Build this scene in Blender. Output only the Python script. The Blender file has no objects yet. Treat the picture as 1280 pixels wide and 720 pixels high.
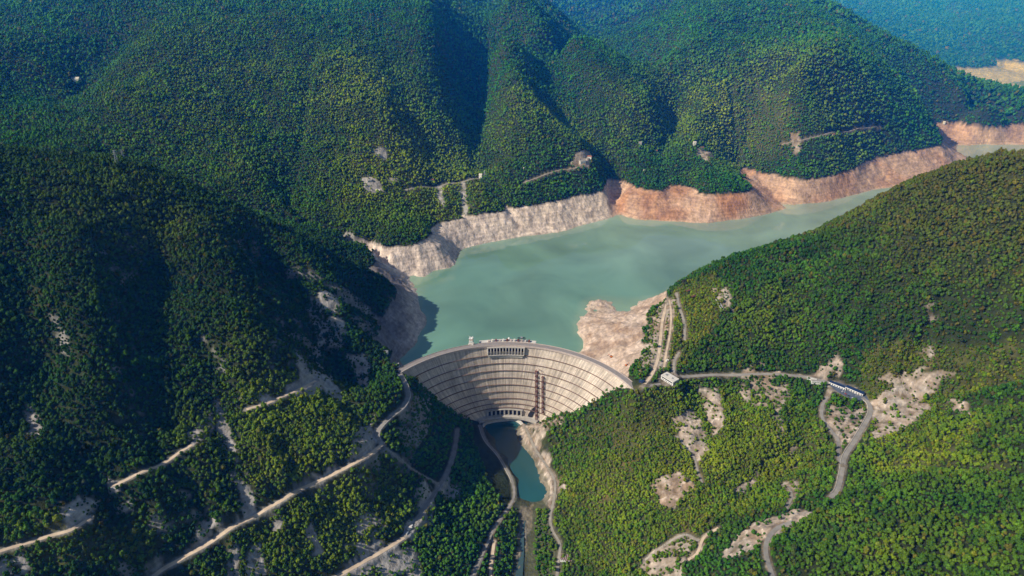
import bpy, bmesh, math, random
import numpy as np
from mathutils import Vector, Matrix, noise as mnoise

# ------------------------------------------------------------------ camera model
CAMZ, PITCH, FOC = 1260.0, math.radians(28.0), 900.0      # metres, down-tilt, focal length in px of a 1280 wide frame
cp, sp = math.cos(PITCH), math.sin(PITCH)
WL, FL = 190.0, 266.0            # lake level today, full supply level (tree line)
POOL = 50.0

def ray(px, py):
    u = (px-640.0)/FOC; v = (360.0-py)/FOC
    return u, cp+v*sp, -sp+v*cp
def P(px, py, z):
    a, b, c = ray(px, py); t = (CAMZ-z)/(-c)
    return (a*t, b*t, z)

# ------------------------------------------------------------------ noise
def _hash(ix, iy, seed):
    h = (ix.astype(np.int64)*374761393 + iy.astype(np.int64)*668265263 + seed*974711) & 0xffffffff
    h = ((h ^ (h >> 13))*1274126177) & 0xffffffff
    h = (h ^ (h >> 16)) & 0xffffffff
    return h
def gnoise(x, y, seed=0):
    """gradient noise, about -1..1"""
    x0 = np.floor(x); y0 = np.floor(y); fx = x-x0; fy = y-y0
    ux = fx*fx*fx*(fx*(fx*6-15)+10); uy = fy*fy*fy*(fy*(fy*6-15)+10)
    def g(ix, iy, dx, dy):
        a = _hash(ix, iy, seed)*(2*math.pi/4294967296.0)
        return np.cos(a)*dx + np.sin(a)*dy
    n00 = g(x0, y0, fx, fy); n10 = g(x0+1, y0, fx-1, fy)
    n01 = g(x0, y0+1, fx, fy-1); n11 = g(x0+1, y0+1, fx-1, fy-1)
    a = n00+(n10-n00)*ux; b = n01+(n11-n01)*ux
    return (a+(b-a)*uy)*1.5
def fbm(x, y, wl, octv=4, seed=0, gain=.5):
    s = 0; a = 1; t = 0
    for k in range(octv):
        s = s+a*gnoise(x/wl+k*17.3, y/wl-k*9.1, seed+k); t += a; a *= gain; wl /= 2.03
    return s/t
def ridged(x, y, wl, octv=4, seed=0, gain=.5):
    s = 0; a = 1; t = 0
    for k in range(octv):
        n = 1-np.abs(gnoise(x/wl+k*7.7, y/wl+k*3.3, seed+k)); s = s+a*n*n; t += a; a *= gain; wl /= 2.1
    return s/t
def sstep(a, b, x):
    t = np.clip((x-a)/(b-a), 0, 1); return t*t*(3-2*t)

# ------------------------------------------------------------------ control lines of the relief
# every vertex: a point of the place, found from where it is seen and how high it lies
W = WL
LINES = [
 # far shore: water line
 [(497,452,W),(520,430,W),(533,405,W),(524,385,W),(519,366,W),(510,350,W),(535,346,W),(556,347,W),(562,335,W),(570,322,W),(577,312,W),(600,305,W),(650,296,W),(700,290,W),(722,283,W),(764,272,W),(772,268,W),(795,274,W),(825,276,W),(850,277,W),(880,279,W),(912,275,W),(945,270,W),(985,261,W),(975,252,W),(1010,254,W),(1045,249,W),(1090,238,W),(1145,230,W),(1170,221,W),(1214,200,W),(1200,192,W),(1190,184,W),(1230,180,W),(1280,181,W)],
 # far shore: tree line
 [(468,316,FL),(500,309,FL),(538,303,FL),(540,290,FL),(552,281,FL),(580,273,FL),(650,260,FL),(700,250,FL),(745,241,FL),(762,240,FL),(768,235,FL),(785,238,FL),(815,239,FL),(842,233,FL),(870,241,FL),(905,245,FL),(938,240,FL),(930,222,FL),(920,206,FL),(960,217,FL),(1000,226,FL),(1030,222,FL),(1065,213,FL),(1085,200,FL),(1130,190,FL),(1180,182,FL),(1176,172,FL),(1155,155,FL),(1215,152,FL),(1280,155,FL)],
 # left rock by the dam, top of the bare band
 [(470,330,FL),(485,352,FL),(500,372,FL),(480,392,FL),(465,400,FL),(480,420,FL),(492,440,FL),(497,458,270)],
 # left ridge (skyline of the near left mountain)
 [(488,352,300),(470,344,325),(440,330,365),(400,308,425),(350,285,485),(300,262,540),(250,236,590),(200,212,640),(150,204,675),(100,200,700),(50,200,715),(0,202,725),(-120,205,770)],
 [(-120,300,680),(0,300,640),(100,300,615),(200,300,575),(300,320,500),(380,340,440)],
 [(-150,450,540),(0,450,520),(100,450,500),(200,450,465),(300,450,420),(380,440,370),(430,425,345)],
 [(-100,560,460),(0,570,440),(100,560,425),(180,540,412),(260,510,385)],
 [(-60,715,372),(0,690,372),(60,670,374),(110,650,378)],
 [(140,607,388),(190,585,385),(240,560,378)],
 [(-80,790,320),(0,740,345),(100,730,322)],
 [(300,512,345),(350,500,345),(395,478,338),(440,452,305),(470,430,280),(462,400,285)],
 [(300,470,400),(350,440,405),(390,400,390),(430,380,350),(470,365,300)],
 # contour road above the river, then on to the dam crest
 [(90,780,275),(195,720,274),(250,685,273),(290,656,272),(330,638,272),(380,612,272),(440,580,271),(478,556,271),(471,548,271),(474,535,271),(490,520,271),(507,505,271),(510,490,271),(505,478,271),(497,464,271)],
 [(350,560,312),(420,520,305),(450,490,292),(480,470,280)],
 [(300,560,330),(220,600,335),(200,660,310)],
 # left bank of the canyon
 [(330,760,160),(420,720,152),(475,690,142),(505,672,136),(530,650,128),(550,612,118),(565,585,110),(574,555,100),(576,532,88)],
 [(350,680,225),(420,630,215),(480,610,195),(520,560,190),(545,535,165),(540,505,190),(525,480,228)],
 [(560,780,70),(590,720,72),(610,680,68),(630,648,64),(643,620,62),(640,595,60),(628,570,60),(612,548,60),(600,532,60)],
 [(470,760,115),(530,700,100),(570,650,92),(590,600,88),(585,560,80)],
 # pool and river bed
 [(608,532,46),(622,560,46),(640,590,46),(647,620,46)],
 [(643,534,46),(657,565,46),(672,595,46),(680,618,46)],
 [(630,545,36),(650,590,36),(660,618,42)],[(660,650,40),(655,680,37),(650,720,35),(640,800,30)],
 [(655,530,60),(668,560,62),(684,590,64),(697,612,66),(690,640,58),(697,680,56),(700,720,54),(705,790,50)],
 [(640,637,54),(658,636,54),(676,637,55),(692,642,57)],
 # right bank: spur in front of the dam
 [(797,491,268),(760,503,218),(720,515,166),(690,526,120),(668,540,84)],
 [(720,560,118),(760,545,160),(800,525,210),(840,500,250)],
 [(720,620,100),(770,600,145),(820,570,188),(870,540,225),(900,500,255)],
 [(730,700,82),(780,680,128),(830,650,172),(880,610,205),(940,570,240),(1000,520,270)],
 [(740,790,80),(800,740,125),(850,710,178),(900,690,222),(950,660,268)],
 # road along the right bank at crest level, car park
 [(797,487,271),(815,478,271),(838,470,273),(870,470,274),(920,467,277),(960,469,282),(1000,471,286),(1030,480,290),(1060,487,292),(1088,503,292),(1085,530,288),(1065,565,283),(1050,600,278),(1040,620,276)],
 [(1030,500,287),(1032,530,280),(1050,575,280)],
 [(985,650,272),(962,672,282),(958,700,288),(968,730,292),(990,790,300)],
 # right hill
 [(845,354,300),(870,342,318),(900,325,345),(950,312,378),(1000,300,410),(1050,277,460),(1100,250,520),(1150,222,590),(1200,205,640),(1240,198,668),(1280,197,690),(1400,198,740)],
 [(830,380,284),(870,390,300),(920,380,335),(1000,380,382),(1100,360,450),(1200,330,525),(1280,310,580),(1420,300,650)],
 [(820,430,272),(860,430,284),(920,430,305),(1000,430,330),(1080,430,365),(1180,410,435),(1280,390,510),(1420,380,590)],
 [(1110,490,318),(1150,480,332),(1195,465,360),(1280,450,425),(1420,440,500)],
 # lower right spur
 [(1020,640,288),(1050,618,300),(1090,598,312),(1130,582,325),(1180,560,350),(1230,530,385),(1280,498,425),(1420,470,520)],
 [(1010,700,315),(1080,690,355),(1150,680,390),(1280,660,440),(1420,650,500)],
 [(1000,790,320),(1100,780,370),(1280,780,460),(1450,780,540)],
 [(1110,540,305),(1160,520,325),(1220,490,365)],
 # rock peninsula on the right of the lake
 [(724,452,W),(722,440,W),(721,420,W),(726,398,W),(742,392,W),(772,388,W),(792,386,W)],
 [(734,377,186),(765,376,186),(800,375,186)],[(737,381,195),(755,382.5,197),(775,383,199),(797,382,203)],[(748,388,187),(768,386.5,188)],
 [(788,462,FL),(800,440,FL),(800,410,FL),(812,392,FL),(835,372,FL+4)],
 [(755,430,225),(770,400,225)],
 # far left mountain
 [(300,242,400),(300,180,505),(300,117,640),(300,35,825),(300,-30,960),(300,-90,1050)],
 [(200,180,520),(180,120,650),(170,60,780),(170,-10,930),(160,-80,1050)],
 [(100,112,640),(60,80,730),(50,40,810),(60,0,895),(40,-70,1020)],
 [(-100,120,690),(0,120,660),(100,140,600)],
 [(400,235,388),(400,170,510),(400,100,668),(400,30,820),(400,-30,940),(400,-90,1030)],
 [(460,235,380),(480,190,460),(480,130,590),(480,60,745),(480,0,880),(480,-60,980)],
 [(540,230,340),(530,190,420),(535,150,515),(545,100,622),(548,50,742),(545,0,870),(540,-50,950)],
 [(590,222,345),(600,180,402),(610,130,488),(620,80,606),(610,30,740),(600,-30,820)],
 [(640,225,335),(660,190,405),(650,150,500),(640,110,590),(620,60,700)],
 [(700,222,325),(720,190,395),(700,150,470),(690,110,540),(700,70,620)],
 [(640,5,835),(670,25,780),(700,42,735),(730,62,680),(760,84,622),(800,110,556),(825,140,480),(820,170,400),(800,200,335)],
 # valley behind and its stream
 [(770,262,200),(778,232,262),(795,210,300),(815,190,340),(838,165,395),(845,145,430)],
 # middle mountain
 [(850,180,380),(870,140,465),(880,100,560),(900,70,640),(920,50,685),(955,76,640),(985,95,600),(1020,110,560),(1070,125,500),(1110,138,440),(1150,155,360)],
 [(940,190,320),(950,150,430),(960,110,545)],
 [(1020,195,335),(1030,160,430)],[(1100,175,320),(1100,155,390)],
 [(835,110,540),(850,60,660),(870,15,775),(900,-20,850),(950,-30,860),(1000,-3,810),(1050,22,720),(1100,52,620),(1140,80,525),(1180,103,450),(1230,126,385),(1280,141,320),(1400,140,300)],
 [(1000,70,690),(1060,90,610),(1150,125,445)],
 # lake arm behind, sediment flats
 [(1205,84,202),(1240,84,206),(1280,82,206)],[(1230,100,195),(1280,112,193)],
 [(1198,78,270),(1240,70,280),(1290,70,280)],
 [(1180,60,320),(1100,30,480),(1050,0,600)],[(1280,40,420),(1280,0,560),(1280,-30,680)],[(1180,20,440),(1180,-30,640)],
]
WORLD = [  # places the photograph does not show, as plain coordinates
 [(-338,2100,188),(-500,2130,280),(-700,2160,330),(-1100,2260,430),(-1500,2400,560),(-2100,2450,640)],
 [(-470,1960,240),(-700,2000,390),(-1000,2010,520),(-1400,2000,640)],
 [(-480,2250,292),(-600,2320,325),(-800,2400,385)],
 [(474,1960,W),(607,2040,W),(828,2170,W),(1000,2350,W),(1217,2560,W),(1500,2700,W),(2000,2800,W),(2600,2800,W)],
 [(560,1990,250),(800,2060,280),(1100,2200,330),(1350,2250,400)],
 [(700,3700,470),(500,4100,560),(350,4600,640)],
 [(-50,4100,800),(200,4300,790),(-500,4300,900),(400,5600,780),(900,5600,800)],
 [(-1500,4600,950),(-3000,4600,1000),(-800,5500,950),(0,7000,900),(-3000,7000,1000)],
 [(1300,4300,820),(1700,5000,620),(2300,4700,450),(2700,4500,290)],
 [(3400,4600,180),(3000,5000,195),(4200,5200,195)],
 [(2000,6200,560),(3000,7000,620),(4500,7000,700),(1500,7500,700),(4800,6000,480)],
 # lake bed
 [(-200,1750,120),(-120,1900,110),(0,2000,110),(150,2150,115),(300,2300,120),(500,2350,120),(700,2420,130),(1000,2550,140),(1400,2700,150),(1800,2950,160),(2100,3250,170)],
 [(-100,1650,95),(0,1640,85),(90,1640,95),(160,1700,125),(-240,2100,150),(-60,2150,140),(100,1900,120)],
 [(2300,3400,172),(2700,3450,175),(3300,3400,175)],
 # valley section under the dam
 [(-269,1432,262),(-222,1470,195),(-158,1492,125),(-95,1512,66),(-50,1530,30),(0,1535,26),(30,1525,32),(85,1492,72),(165,1440,138),(225,1395,195),(278,1358,250)],
 [(-310,1470,268),(-262,1520,188),(-170,1590,130),(-60,1600,60),(50,1590,60),(150,1560,130),(215,1500,188)],
 # ground to the sides, behind and beneath the camera
 [(-2600,1800,800),(-2600,900,640),(-1600,400,480),(-700,300,300),(0,350,20),(500,300,300),(1500,300,600),(2400,800,800),(2600,1800,820),(3400,2300,600),(4200,3000,500)],
 [(0,700,28),(-150,600,90),(150,650,90)],
 [(-3400,3000,900),(-3400,300,800)],[(4800,1200,900),(4800,4200,500),(4800,7800,900),(-3400,7800,1000)],
]
def densify(pts, step):
    out = [pts[0]]
    for a, b in zip(pts[:-1], pts[1:]):
        d = math.hypot(b[0]-a[0], b[1]-a[1]); n = max(1, int(d/step))
        for k in range(1, n+1):
            f = k/n; out.append(tuple(a[i]+(b[i]-a[i])*f for i in range(3)))
    return out
ctrl = []
for L in LINES: ctrl += densify([P(*p) for p in L], 70)
for L in WORLD: ctrl += densify(L, 120 if len(L) < 12 else 60)
keep = []
for c in ctrl:
    if all((c[0]-k[0])**2+(c[1]-k[1])**2 > 14**2 for k in keep): keep.append(c)
ctrl = np.array(keep)
print('control points', len(ctrl))

X0, X1, Y0, Y1, G = -3400.0, 4800.0, 250.0, 7850.0, 25.0
gx = np.arange(X0, X1+1, G); gy = np.arange(Y0, Y1+1, G)
def rbf_fit(c, lam):
    n = len(c); s = 1000.0
    p = c[:, :2]/s
    d2 = ((p[:, None]-p[None])**2).sum(-1)
    A = np.zeros((n+3, n+3)); A[:n, :n] = d2**.75*1.0 - 0*np.eye(n)
    A[:n, :n] += lam*np.eye(n)*-1
    A[:n, n] = 1; A[:n, n+1:] = p; A[n, :n] = 1; A[n+1:, :n] = p.T
    b = np.concatenate([c[:, 2], [0, 0, 0]])
    return np.linalg.solve(A, b), p, s
wts, cpn, cs = rbf_fit(ctrl, 4e-4)
def rbf_eval(x, y):
    out = np.empty(x.size); xf = x.ravel()/cs; yf = y.ravel()/cs; n = len(cpn)
    for k in range(0, x.size, 8000):
        a = xf[k:k+8000]; b = yf[k:k+8000]
        d2 = (a[:, None]-cpn[None, :, 0])**2+(b[:, None]-cpn[None, :, 1])**2
        out[k:k+8000] = (np.sqrt(d2)*np.sqrt(np.sqrt(d2)))@wts[:n]+wts[n]+wts[n+1]*a+wts[n+2]*b
    return out.reshape(x.shape)
XX, YY = np.meshgrid(gx, gy)
H0 = rbf_eval(XX, YY)

# ------------------------------------------------------------------ stream erosion on the coarse grid
def boxblur(a, r):
    for ax in (0, 1):
        pad = [(0, 0), (0, 0)]; pad[ax] = (r+1, r)
        c = np.cumsum(np.pad(a, pad, mode='edge'), axis=ax)
        n = a.shape[ax]
        hi = np.take(c, range(2*r+1, 2*r+1+n), axis=ax); lo = np.take(c, range(0, n), axis=ax)
        a = (hi-lo)/(2*r+1)
    return a
def blur(a, r): return boxblur(boxblur(a, r), r)
def erode(H, base, iters, K, dt=1.0, m=.45):
    h = H.copy(); ny, nx = h.shape; N = nx*ny
    idx = np.arange(N).reshape(ny, nx)
    offs = [(-1,-1),(-1,0),(-1,1),(0,-1),(0,1),(1,-1),(1,0),(1,1)]
    for it in range(iters):
        hp = np.pad(h, 1, mode='constant', constant_values=1e9)
        best = np.zeros((ny, nx)); rec = idx.copy(); dist = np.full((ny, nx), G)
        for dy, dx in offs:
            d = G*math.hypot(dx, dy)
            nb = hp[1+dy:1+dy+ny, 1+dx:1+dx+nx]; s = (h-nb)/d
            mk = s > best
            best = np.where(mk, s, best); rec = np.where(mk, idx+dy*nx+dx, rec); dist = np.where(mk, d, dist)
        order = np.argsort(-h.ravel(), kind='stable').tolist()
        r = rec.ravel().tolist(); area = [G*G]*N
        for i in order:
            j = r[i]
            if j != i: area[j] += area[i]
        A = np.array(area)
        f = (K*dt*A**m/dist.ravel()).tolist()
        hh = h.ravel().tolist(); bs = base.ravel().tolist()
        for i in reversed(order):
            j = r[i]
            if j != i and not bs[i]:
                hh[i] = (hh[i]+f[i]*hh[j])/(1+f[i])
        h = np.array(hh).reshape(ny, nx)
        h = h+.12*(blur(h, 1)-h)             # hill-slope creep
        # uplift back towards the surveyed relief
        h = h+.35*(blur(H, 4)-blur(h, 4))
        h = np.where(base, H, h)
    return h
Hn = H0+14*fbm(XX, YY, 240, 4, 3)+30*fbm(XX+.5*YY, YY, 700, 2, 11)*sstep(2300, 3000, YY)*(1-sstep(1400, 2000, XX))+22*fbm(XX, YY, 300, 2, 77)*(1-sstep(-500, -300, XX))*(1-sstep(1650, 1850, YY))
base = H0 < WL+4
He = erode(Hn, base, 14, .030)
delta = He-H0
delta = 1.25*(delta-.75*blur(delta, 7))
# keep the ground quiet around built things and the water line
quiet = np.ones_like(H0)
def hush(x, y, r, f=0.0):
    global quiet
    d = np.hypot(XX-x, YY-y); quiet = np.minimum(quiet, f+(1-f)*sstep(r*.5, r, d))
for (x, y, z) in densify([(-269,1432,0),(0,1550,0),(286,1356,0)], 60): hush(x, y, 190)
for px, py, z, r in [(838,470,272,150),(900,470,275,120),(1060,487,292,170),(1088,515,290,140),(645,580,50,160),(660,640,50,120),(652,700,40,120),(855,370,300,130),(470,550,271,110),(510,490,271,110),(700,600,70,110),(700,660,60,110),(690,540,100,120)]:
    q = P(px, py, z); hush(q[0], q[1], r, .1)
quiet *= .25+.75*sstep(WL-5, WL+110, H0)
quiet *= (.6+.4*sstep(900, 1700, YY))*(1-.72*sstep(2150, 2500, YY))
for px, py, z in [(1180,92,480),(1250,115,400),(1130,70,560)]:
    q = P(px, py, z); hush(q[0], q[1], 700, .15)
Hg = H0+delta*quiet
# explicit ravines (+) and spurs (-) seen in the photograph: pixel, depth, half width
def hit0(px, py):
    a, b, c = ray(px, py); t = np.arange(600., 9000., 8.0)
    x = a*t; y = b*t
    i = np.clip(((x-X0)/G).astype(int), 0, len(gx)-1); j = np.clip(((y-Y0)/G).astype(int), 0, len(gy)-1)
    g = CAMZ+c*t-H0[j, i]; k = int(np.argmax(g < 0)); return (x[k], y[k], 0.0)
CUTS = [
 ([(55,430),(75,500),(110,560),(130,600),(150,650),(190,700)], 42, 55),
 ([(190,270),(185,360),(205,450),(200,520)], 38, 60),
 ([(250,430),(268,500),(282,560),(303,620),(318,650)], 14, 30),
 ([(330,300),(365,350),(400,400),(425,455)], 55, 60),
 ([(420,490),(455,520),(470,540)], 18, 30),
 ([(235,660),(255,690),(250,730)], 14, 30),
 ([(385,620),(395,670),(400,720)], 14, 28),
 ([(482,575),(520,590),(552,605)], 22, 26),
 ([(335,650),(330,690),(330,720)], 14, 26),
 ([(872,495),(876,550),(862,600),(835,650),(810,700)], 24, 34),
 ([(1010,500),(1000,560),(960,600),(900,640),(868,690)], 20, 34),
 ([(905,480),(935,540),(925,600),(885,650)], 14, 30),
 ([(330,460),(318,510),(325,560)], -16, 40),
 ([(270,290),(290,370),(320,440)], -26, 55),
 ([(90,300),(105,400),(95,500)], -28, 60),
 ([(20,330),(30,420),(20,520)], 30, 55),
 ([(830,495),(780,550),(745,620),(725,690)], -16, 40),
 ([(690,535),(700,580),(712,620)], -8, 26),
 ([(1180,330),(1120,400),(1100,440)], -14, 60),
 ([(1000,330),(1000,390),(985,440)], 14, 50),
 ([(1210,260),(1170,330),(1150,420)], 14, 60),
 ([(1280,600),(1200,640),(1150,720)], 12, 50),
 ([(560,20),(575,80),(595,140),(612,205)], 26, 70),
 ([(535,20),(545,90),(548,150)], -26, 100),
 ([(572,50),(600,110),(640,165),(685,205)], -26, 55),
 ([(615,90),(650,130),(700,170),(735,205)], -32, 75),
 ([(640,80),(690,130),(745,175),(765,225)], 34, 80),
 ([(690,95),(740,105),(790,130)], -36, 85),
 ([(640,5),(700,42),(760,84)], -34, 110),
 ([(20,95),(70,80),(130,60)], 55, 110),
 ([(60,118),(110,112),(170,90)], 30, 80),
 ([(120,30),(220,85),(310,150),(385,235)], 26, 110),
 ([(330,5),(400,60),(460,130),(520,205)], -30, 120),
 ([(200,60),(260,130),(330,200)], -22, 100),
 ([(475,40),(505,120),(550,200)], 20, 75),
 ([(0,60),(90,105),(190,160)], -24, 110),
 ([(845,110),(840,160),(835,185)], 30, 70),
 ([(925,60),(915,110),(900,165)], -24, 80),
 ([(965,85),(985,130),(975,180)], -22, 80),
 ([(1000,40),(990,90)], 30, 90),
 ([(855,205),(857,225),(862,236)], 20, 45),
 ([(762,205),(764,225),(767,245)], 26, 38),
 ([(545,232),(540,262),(543,280)], 12, 30),
 ([(574,230),(578,262)], 12, 26),
]
for pts, dep, wid in CUTS:
    q = densify([hit0(*p) for p in pts], 30)
    dmin = np.full(H0.shape, 1e9)
    for (x, y, z) in q: dmin = np.minimum(dmin, np.hypot(XX-x, YY-y))
    Hg = Hg-dep*np.exp(-(dmin/wid)**2)*(.15+.85*sstep(WL, WL+70, H0))
# resample to 8 m with Catmull-Rom
def cubic(a, x, y, x0, y0, g):
    ny, nx = a.shape
    fx = np.clip((x-x0)/g, 1.001, nx-2.001); fy = np.clip((y-y0)/g, 1.001, ny-2.001)
    ix = fx.astype(int); iy = fy.astype(int); tx = fx-ix; ty = fy-iy
    def w(t): return (-.5*t+t*t-.5*t**3, 1-2.5*t*t+1.5*t**3, .5*t+2*t*t-1.5*t**3, -.5*t*t+.5*t**3)
    wx = w(tx); wy = w(ty); s = 0
    for j in range(4):
        r = 0
        for i in range(4): r = r+wx[i]*a[iy+j-1, ix+i-1]
        s = s+wy[j]*r
    return s
def height(x, y):
    x = np.asarray(x, float); y = np.asarray(y, float)
    h = cubic(Hg, x, y, X0, Y0, G)
    far = sstep(1200, 3200, np.hypot(x, y))
    am = sstep(WL-8, WL+60, h)*(1-.85*sstep(0, 1, (150-np.hypot((x-0)/2.2, y-1480))/60))
    rock = sstep(FL+10, FL-20, h)*sstep(WL-30, WL+8, h)*sstep(1480, 1600, y)
    h = h+am*(5.0+4.5*far)*(ridged(x, y, 95, 3, 21)-.55)*1.6
    h = h+rock*(7.0*(ridged(x+.4*y, y, 46, 3, 31)-.55)+1.6*gnoise(x/11, y/11, 5))
    h = h+am*1.3*fbm(x, y, 24, 2, 41)
    return h
def march(px, py, t0=500., t1=9500.):
    a, b, c = ray(px, py); t = np.arange(t0, t1, 5.0)
    g = (CAMZ+c*t)-height(a*t, b*t); k = np.argmax(g < 0)
    if not (g < 0).any(): k = len(t)-1
    lo, hi = t[max(k-1, 0)], t[k]
    for _ in range(12):
        m = .5*(lo+hi)
        if CAMZ+c*m-float(height(a*m, b*m)) < 0: hi = m
        else: lo = m
    return (a*hi, b*hi, CAMZ+c*hi)
# ------------------------------------------------------------------ roads (found where they are seen, laid on the ground)
def cr_path(pts, step):
    """smooth path through points (Catmull-Rom), about one vertex per `step` metres"""
    p = [np.array(q, float) for q in pts]; p = [2*p[0]-p[1]]+p+[2*p[-1]-p[-2]]; out = []
    for k in range(1, len(p)-2):
        n = max(1, int(np.linalg.norm(p[k+1]-p[k])/step))
        for i in range(n):
            t = i/n
            out.append(.5*((2*p[k])+(-p[k-1]+p[k+1])*t+(2*p[k-1]-5*p[k]+4*p[k+1]-p[k+2])*t*t+(-p[k-1]+3*p[k]-3*p[k+1]+p[k+2])*t**3))
    out.append(p[-2]); return np.array(out)
ROADS = [ # name, half width, material key, pixels, label
 ('road', 4.25, 'dirt', [(150,762),(195,720),(222,702),(250,685),(290,656),(330,638),(355,625),(380,612),(410,597),(440,580),(462,568),(478,556)], ),
 ('road', 4.2, 'asphalt', [(478,556),(472,548),(471,541),(476,532),(490,520),(503,509),(509,500),(510,492),(507,481),(500,468)]),
 ('road', 3.6, 'dirt', [(395,476),(375,486),(350,497),(330,506),(308,512)]),
 ('road', 3.4, 'dirt', [(140,607),(160,599),(190,585),(215,572),(240,556)]),
 ('road', 3.6, 'dirt', [(-20,696),(0,689),(30,679),(60,671),(88,662),(112,648)]),
 ('road', 4.25, 'dirt', [(405,730),(430,716),(455,702),(480,688),(505,672)]),
 ('road', 4.0, 'asphalt', [(505,672),(522,650),(535,628),(548,610),(560,588),(568,562),(572,536)]),
 ('road', 2.9, 'asphalt', [(600,532),(606,548),(620,566),(632,585),(641,604),(642,622),(632,640),(618,660),(608,682),(600,700),(590,722)]),
 ('road', 3.2, 'dirt', [(618,676),(616,690),(614,705),(613,722)]),
 ('road', 2.8, 'gravel', [(655,532),(664,550),(676,572),(690,592),(694,606),(692,626),(688,645),(690,662),(700,680),(698,700),(696,725)]),
 ('road', 3.6, 'asphalt', [(802,484),(812,482),(826,480)]),
 ('road', 4.4, 'asphalt', [(846,471),(870,470),(900,469),(930,468),(960,468),(990,470),(1012,472),(1032,477),(1046,481)]),
 ('road', 4.6, 'asphalt', [(1078,497),(1086,504),(1088,516),(1080,532),(1068,552),(1056,572),(1052,592),(1047,612),(1038,622)]),
 ('road', 3.4, 'asphalt', [(1036,492),(1028,508),(1029,524),(1040,538),(1047,552),(1048,568),(1052,580)]),
 ('road', 4.0, 'asphalt', [(992,652),(972,660),(961,672),(957,686),(960,702),(967,722),(975,745)]),
 ('road', 3.6, 'dirt', [(806,480),(816,466),(823,446),(826,420),(829,396),(836,374)]),
 ('road', 2.6, 'dirt', [(836,374),(839,396),(837,420),(833,440),(830,460)]),
 ('road', 3.0, 'gravel', [(846,366),(849,382),(855,402),(856,426)]),
 ('road', 3.0, 'gravel', [(849,440),(843,452),(842,466)]),
 ('road', 3.2, 'gravel', [(505,238),(530,233),(560,229),(580,227),(600,223)]),
 ('track', 2.6, 'dirt', [(860,700),(872,690),(880,672),(898,660)]),
 ('track', 2.2, 'gravel', [(806,700),(822,688),(842,674),(858,668),(874,676)]),
 ('track', 2.0, 'gravel', [(972,604),(984,608),(990,620),(982,638)]),
 ('track', 2.0, 'gravel', [(846,545),(858,560),(868,572),(872,588),(878,604)]),
 ('track', 3.0, 'gravel', [(482,560),(498,572),(515,586),(535,598),(550,606)]),
 ('track', 2.2, 'gravel', [(655,228),(700,212),(728,205),(745,196)]),
 ('track', 2.2, 'gravel', [(1100,160),(1060,165),(1030,168),(1000,176),(975,182)]),
]
paths = []
for r in ROADS:
    w = [march(*q) for q in r[3]]
    c = cr_path(w, 5.0)
    c[:, 2] = height(c[:, 0], c[:, 1])
    z = c[:, 2]
    for _ in range(30): z = np.concatenate([[z[0]], .25*z[:-2]+.5*z[1:-1]+.25*z[2:], [z[-1]]])
    c[:, 2] = z+.2
    paths.append(c)
# level pads under buildings: centre, radius, height
PADS = []
def pad(px, py, r, dz=0.0):
    q = march(px, py); PADS.append((q[0], q[1], q[2]+dz, r)); return q
pad_white = pad(836, 475, 26)
pad_park = [pad(1048, 483, 24), pad(1060, 489, 26), pad(1072, 496, 20)]
zp = sum(q[2] for q in pad_park)/3; PADS[-3:] = [(q[0], q[1], zp, q_[3]) for q, q_ in zip(pad_park, PADS[-3:])]

def carve(x, y, h):
    global CLEAR
    CLEAR = np.zeros_like(h)
    """cut the roads and the building pads into the ground, return height and nearness to a road"""
    h = h.copy(); near = np.zeros_like(h)
    for r, c in zip(ROADS, paths):
        hw = r[1]
        m = (x > c[:, 0].min()-30) & (x < c[:, 0].max()+30) & (y > c[:, 1].min()-30) & (y < c[:, 1].max()+30)
        ii = np.nonzero(m)[0]
        for k in range(0, len(ii), 20000):
            i = ii[k:k+20000]
            d2 = (x[i][:, None]-c[None, :, 0])**2+(y[i][:, None]-c[None, :, 1])**2
            j = d2.argmin(1); d = np.sqrt(d2[np.arange(len(i)), j]); z = c[j, 2]
            w = 1-sstep(hw+2.0, hw+10, d)
            h[i] = h[i]*(1-w)+(z-.35)*w
            CLEAR[i] = np.maximum(CLEAR[i], 1-sstep(hw+3.0, hw+(11 if hw > 4.15 else 6), d))
            near[i] = np.maximum(near[i], 1-sstep(hw+.8, hw+4.5, d))
    for (px_, py_, pz, r) in PADS:
        d = np.hypot(x-px_, y-py_); w = 1-sstep(r, r+16, d); h = h*(1-w)+pz*w; near = np.maximum(near, 1-sstep(r-2, r+3, d))
    return h, near

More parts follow.
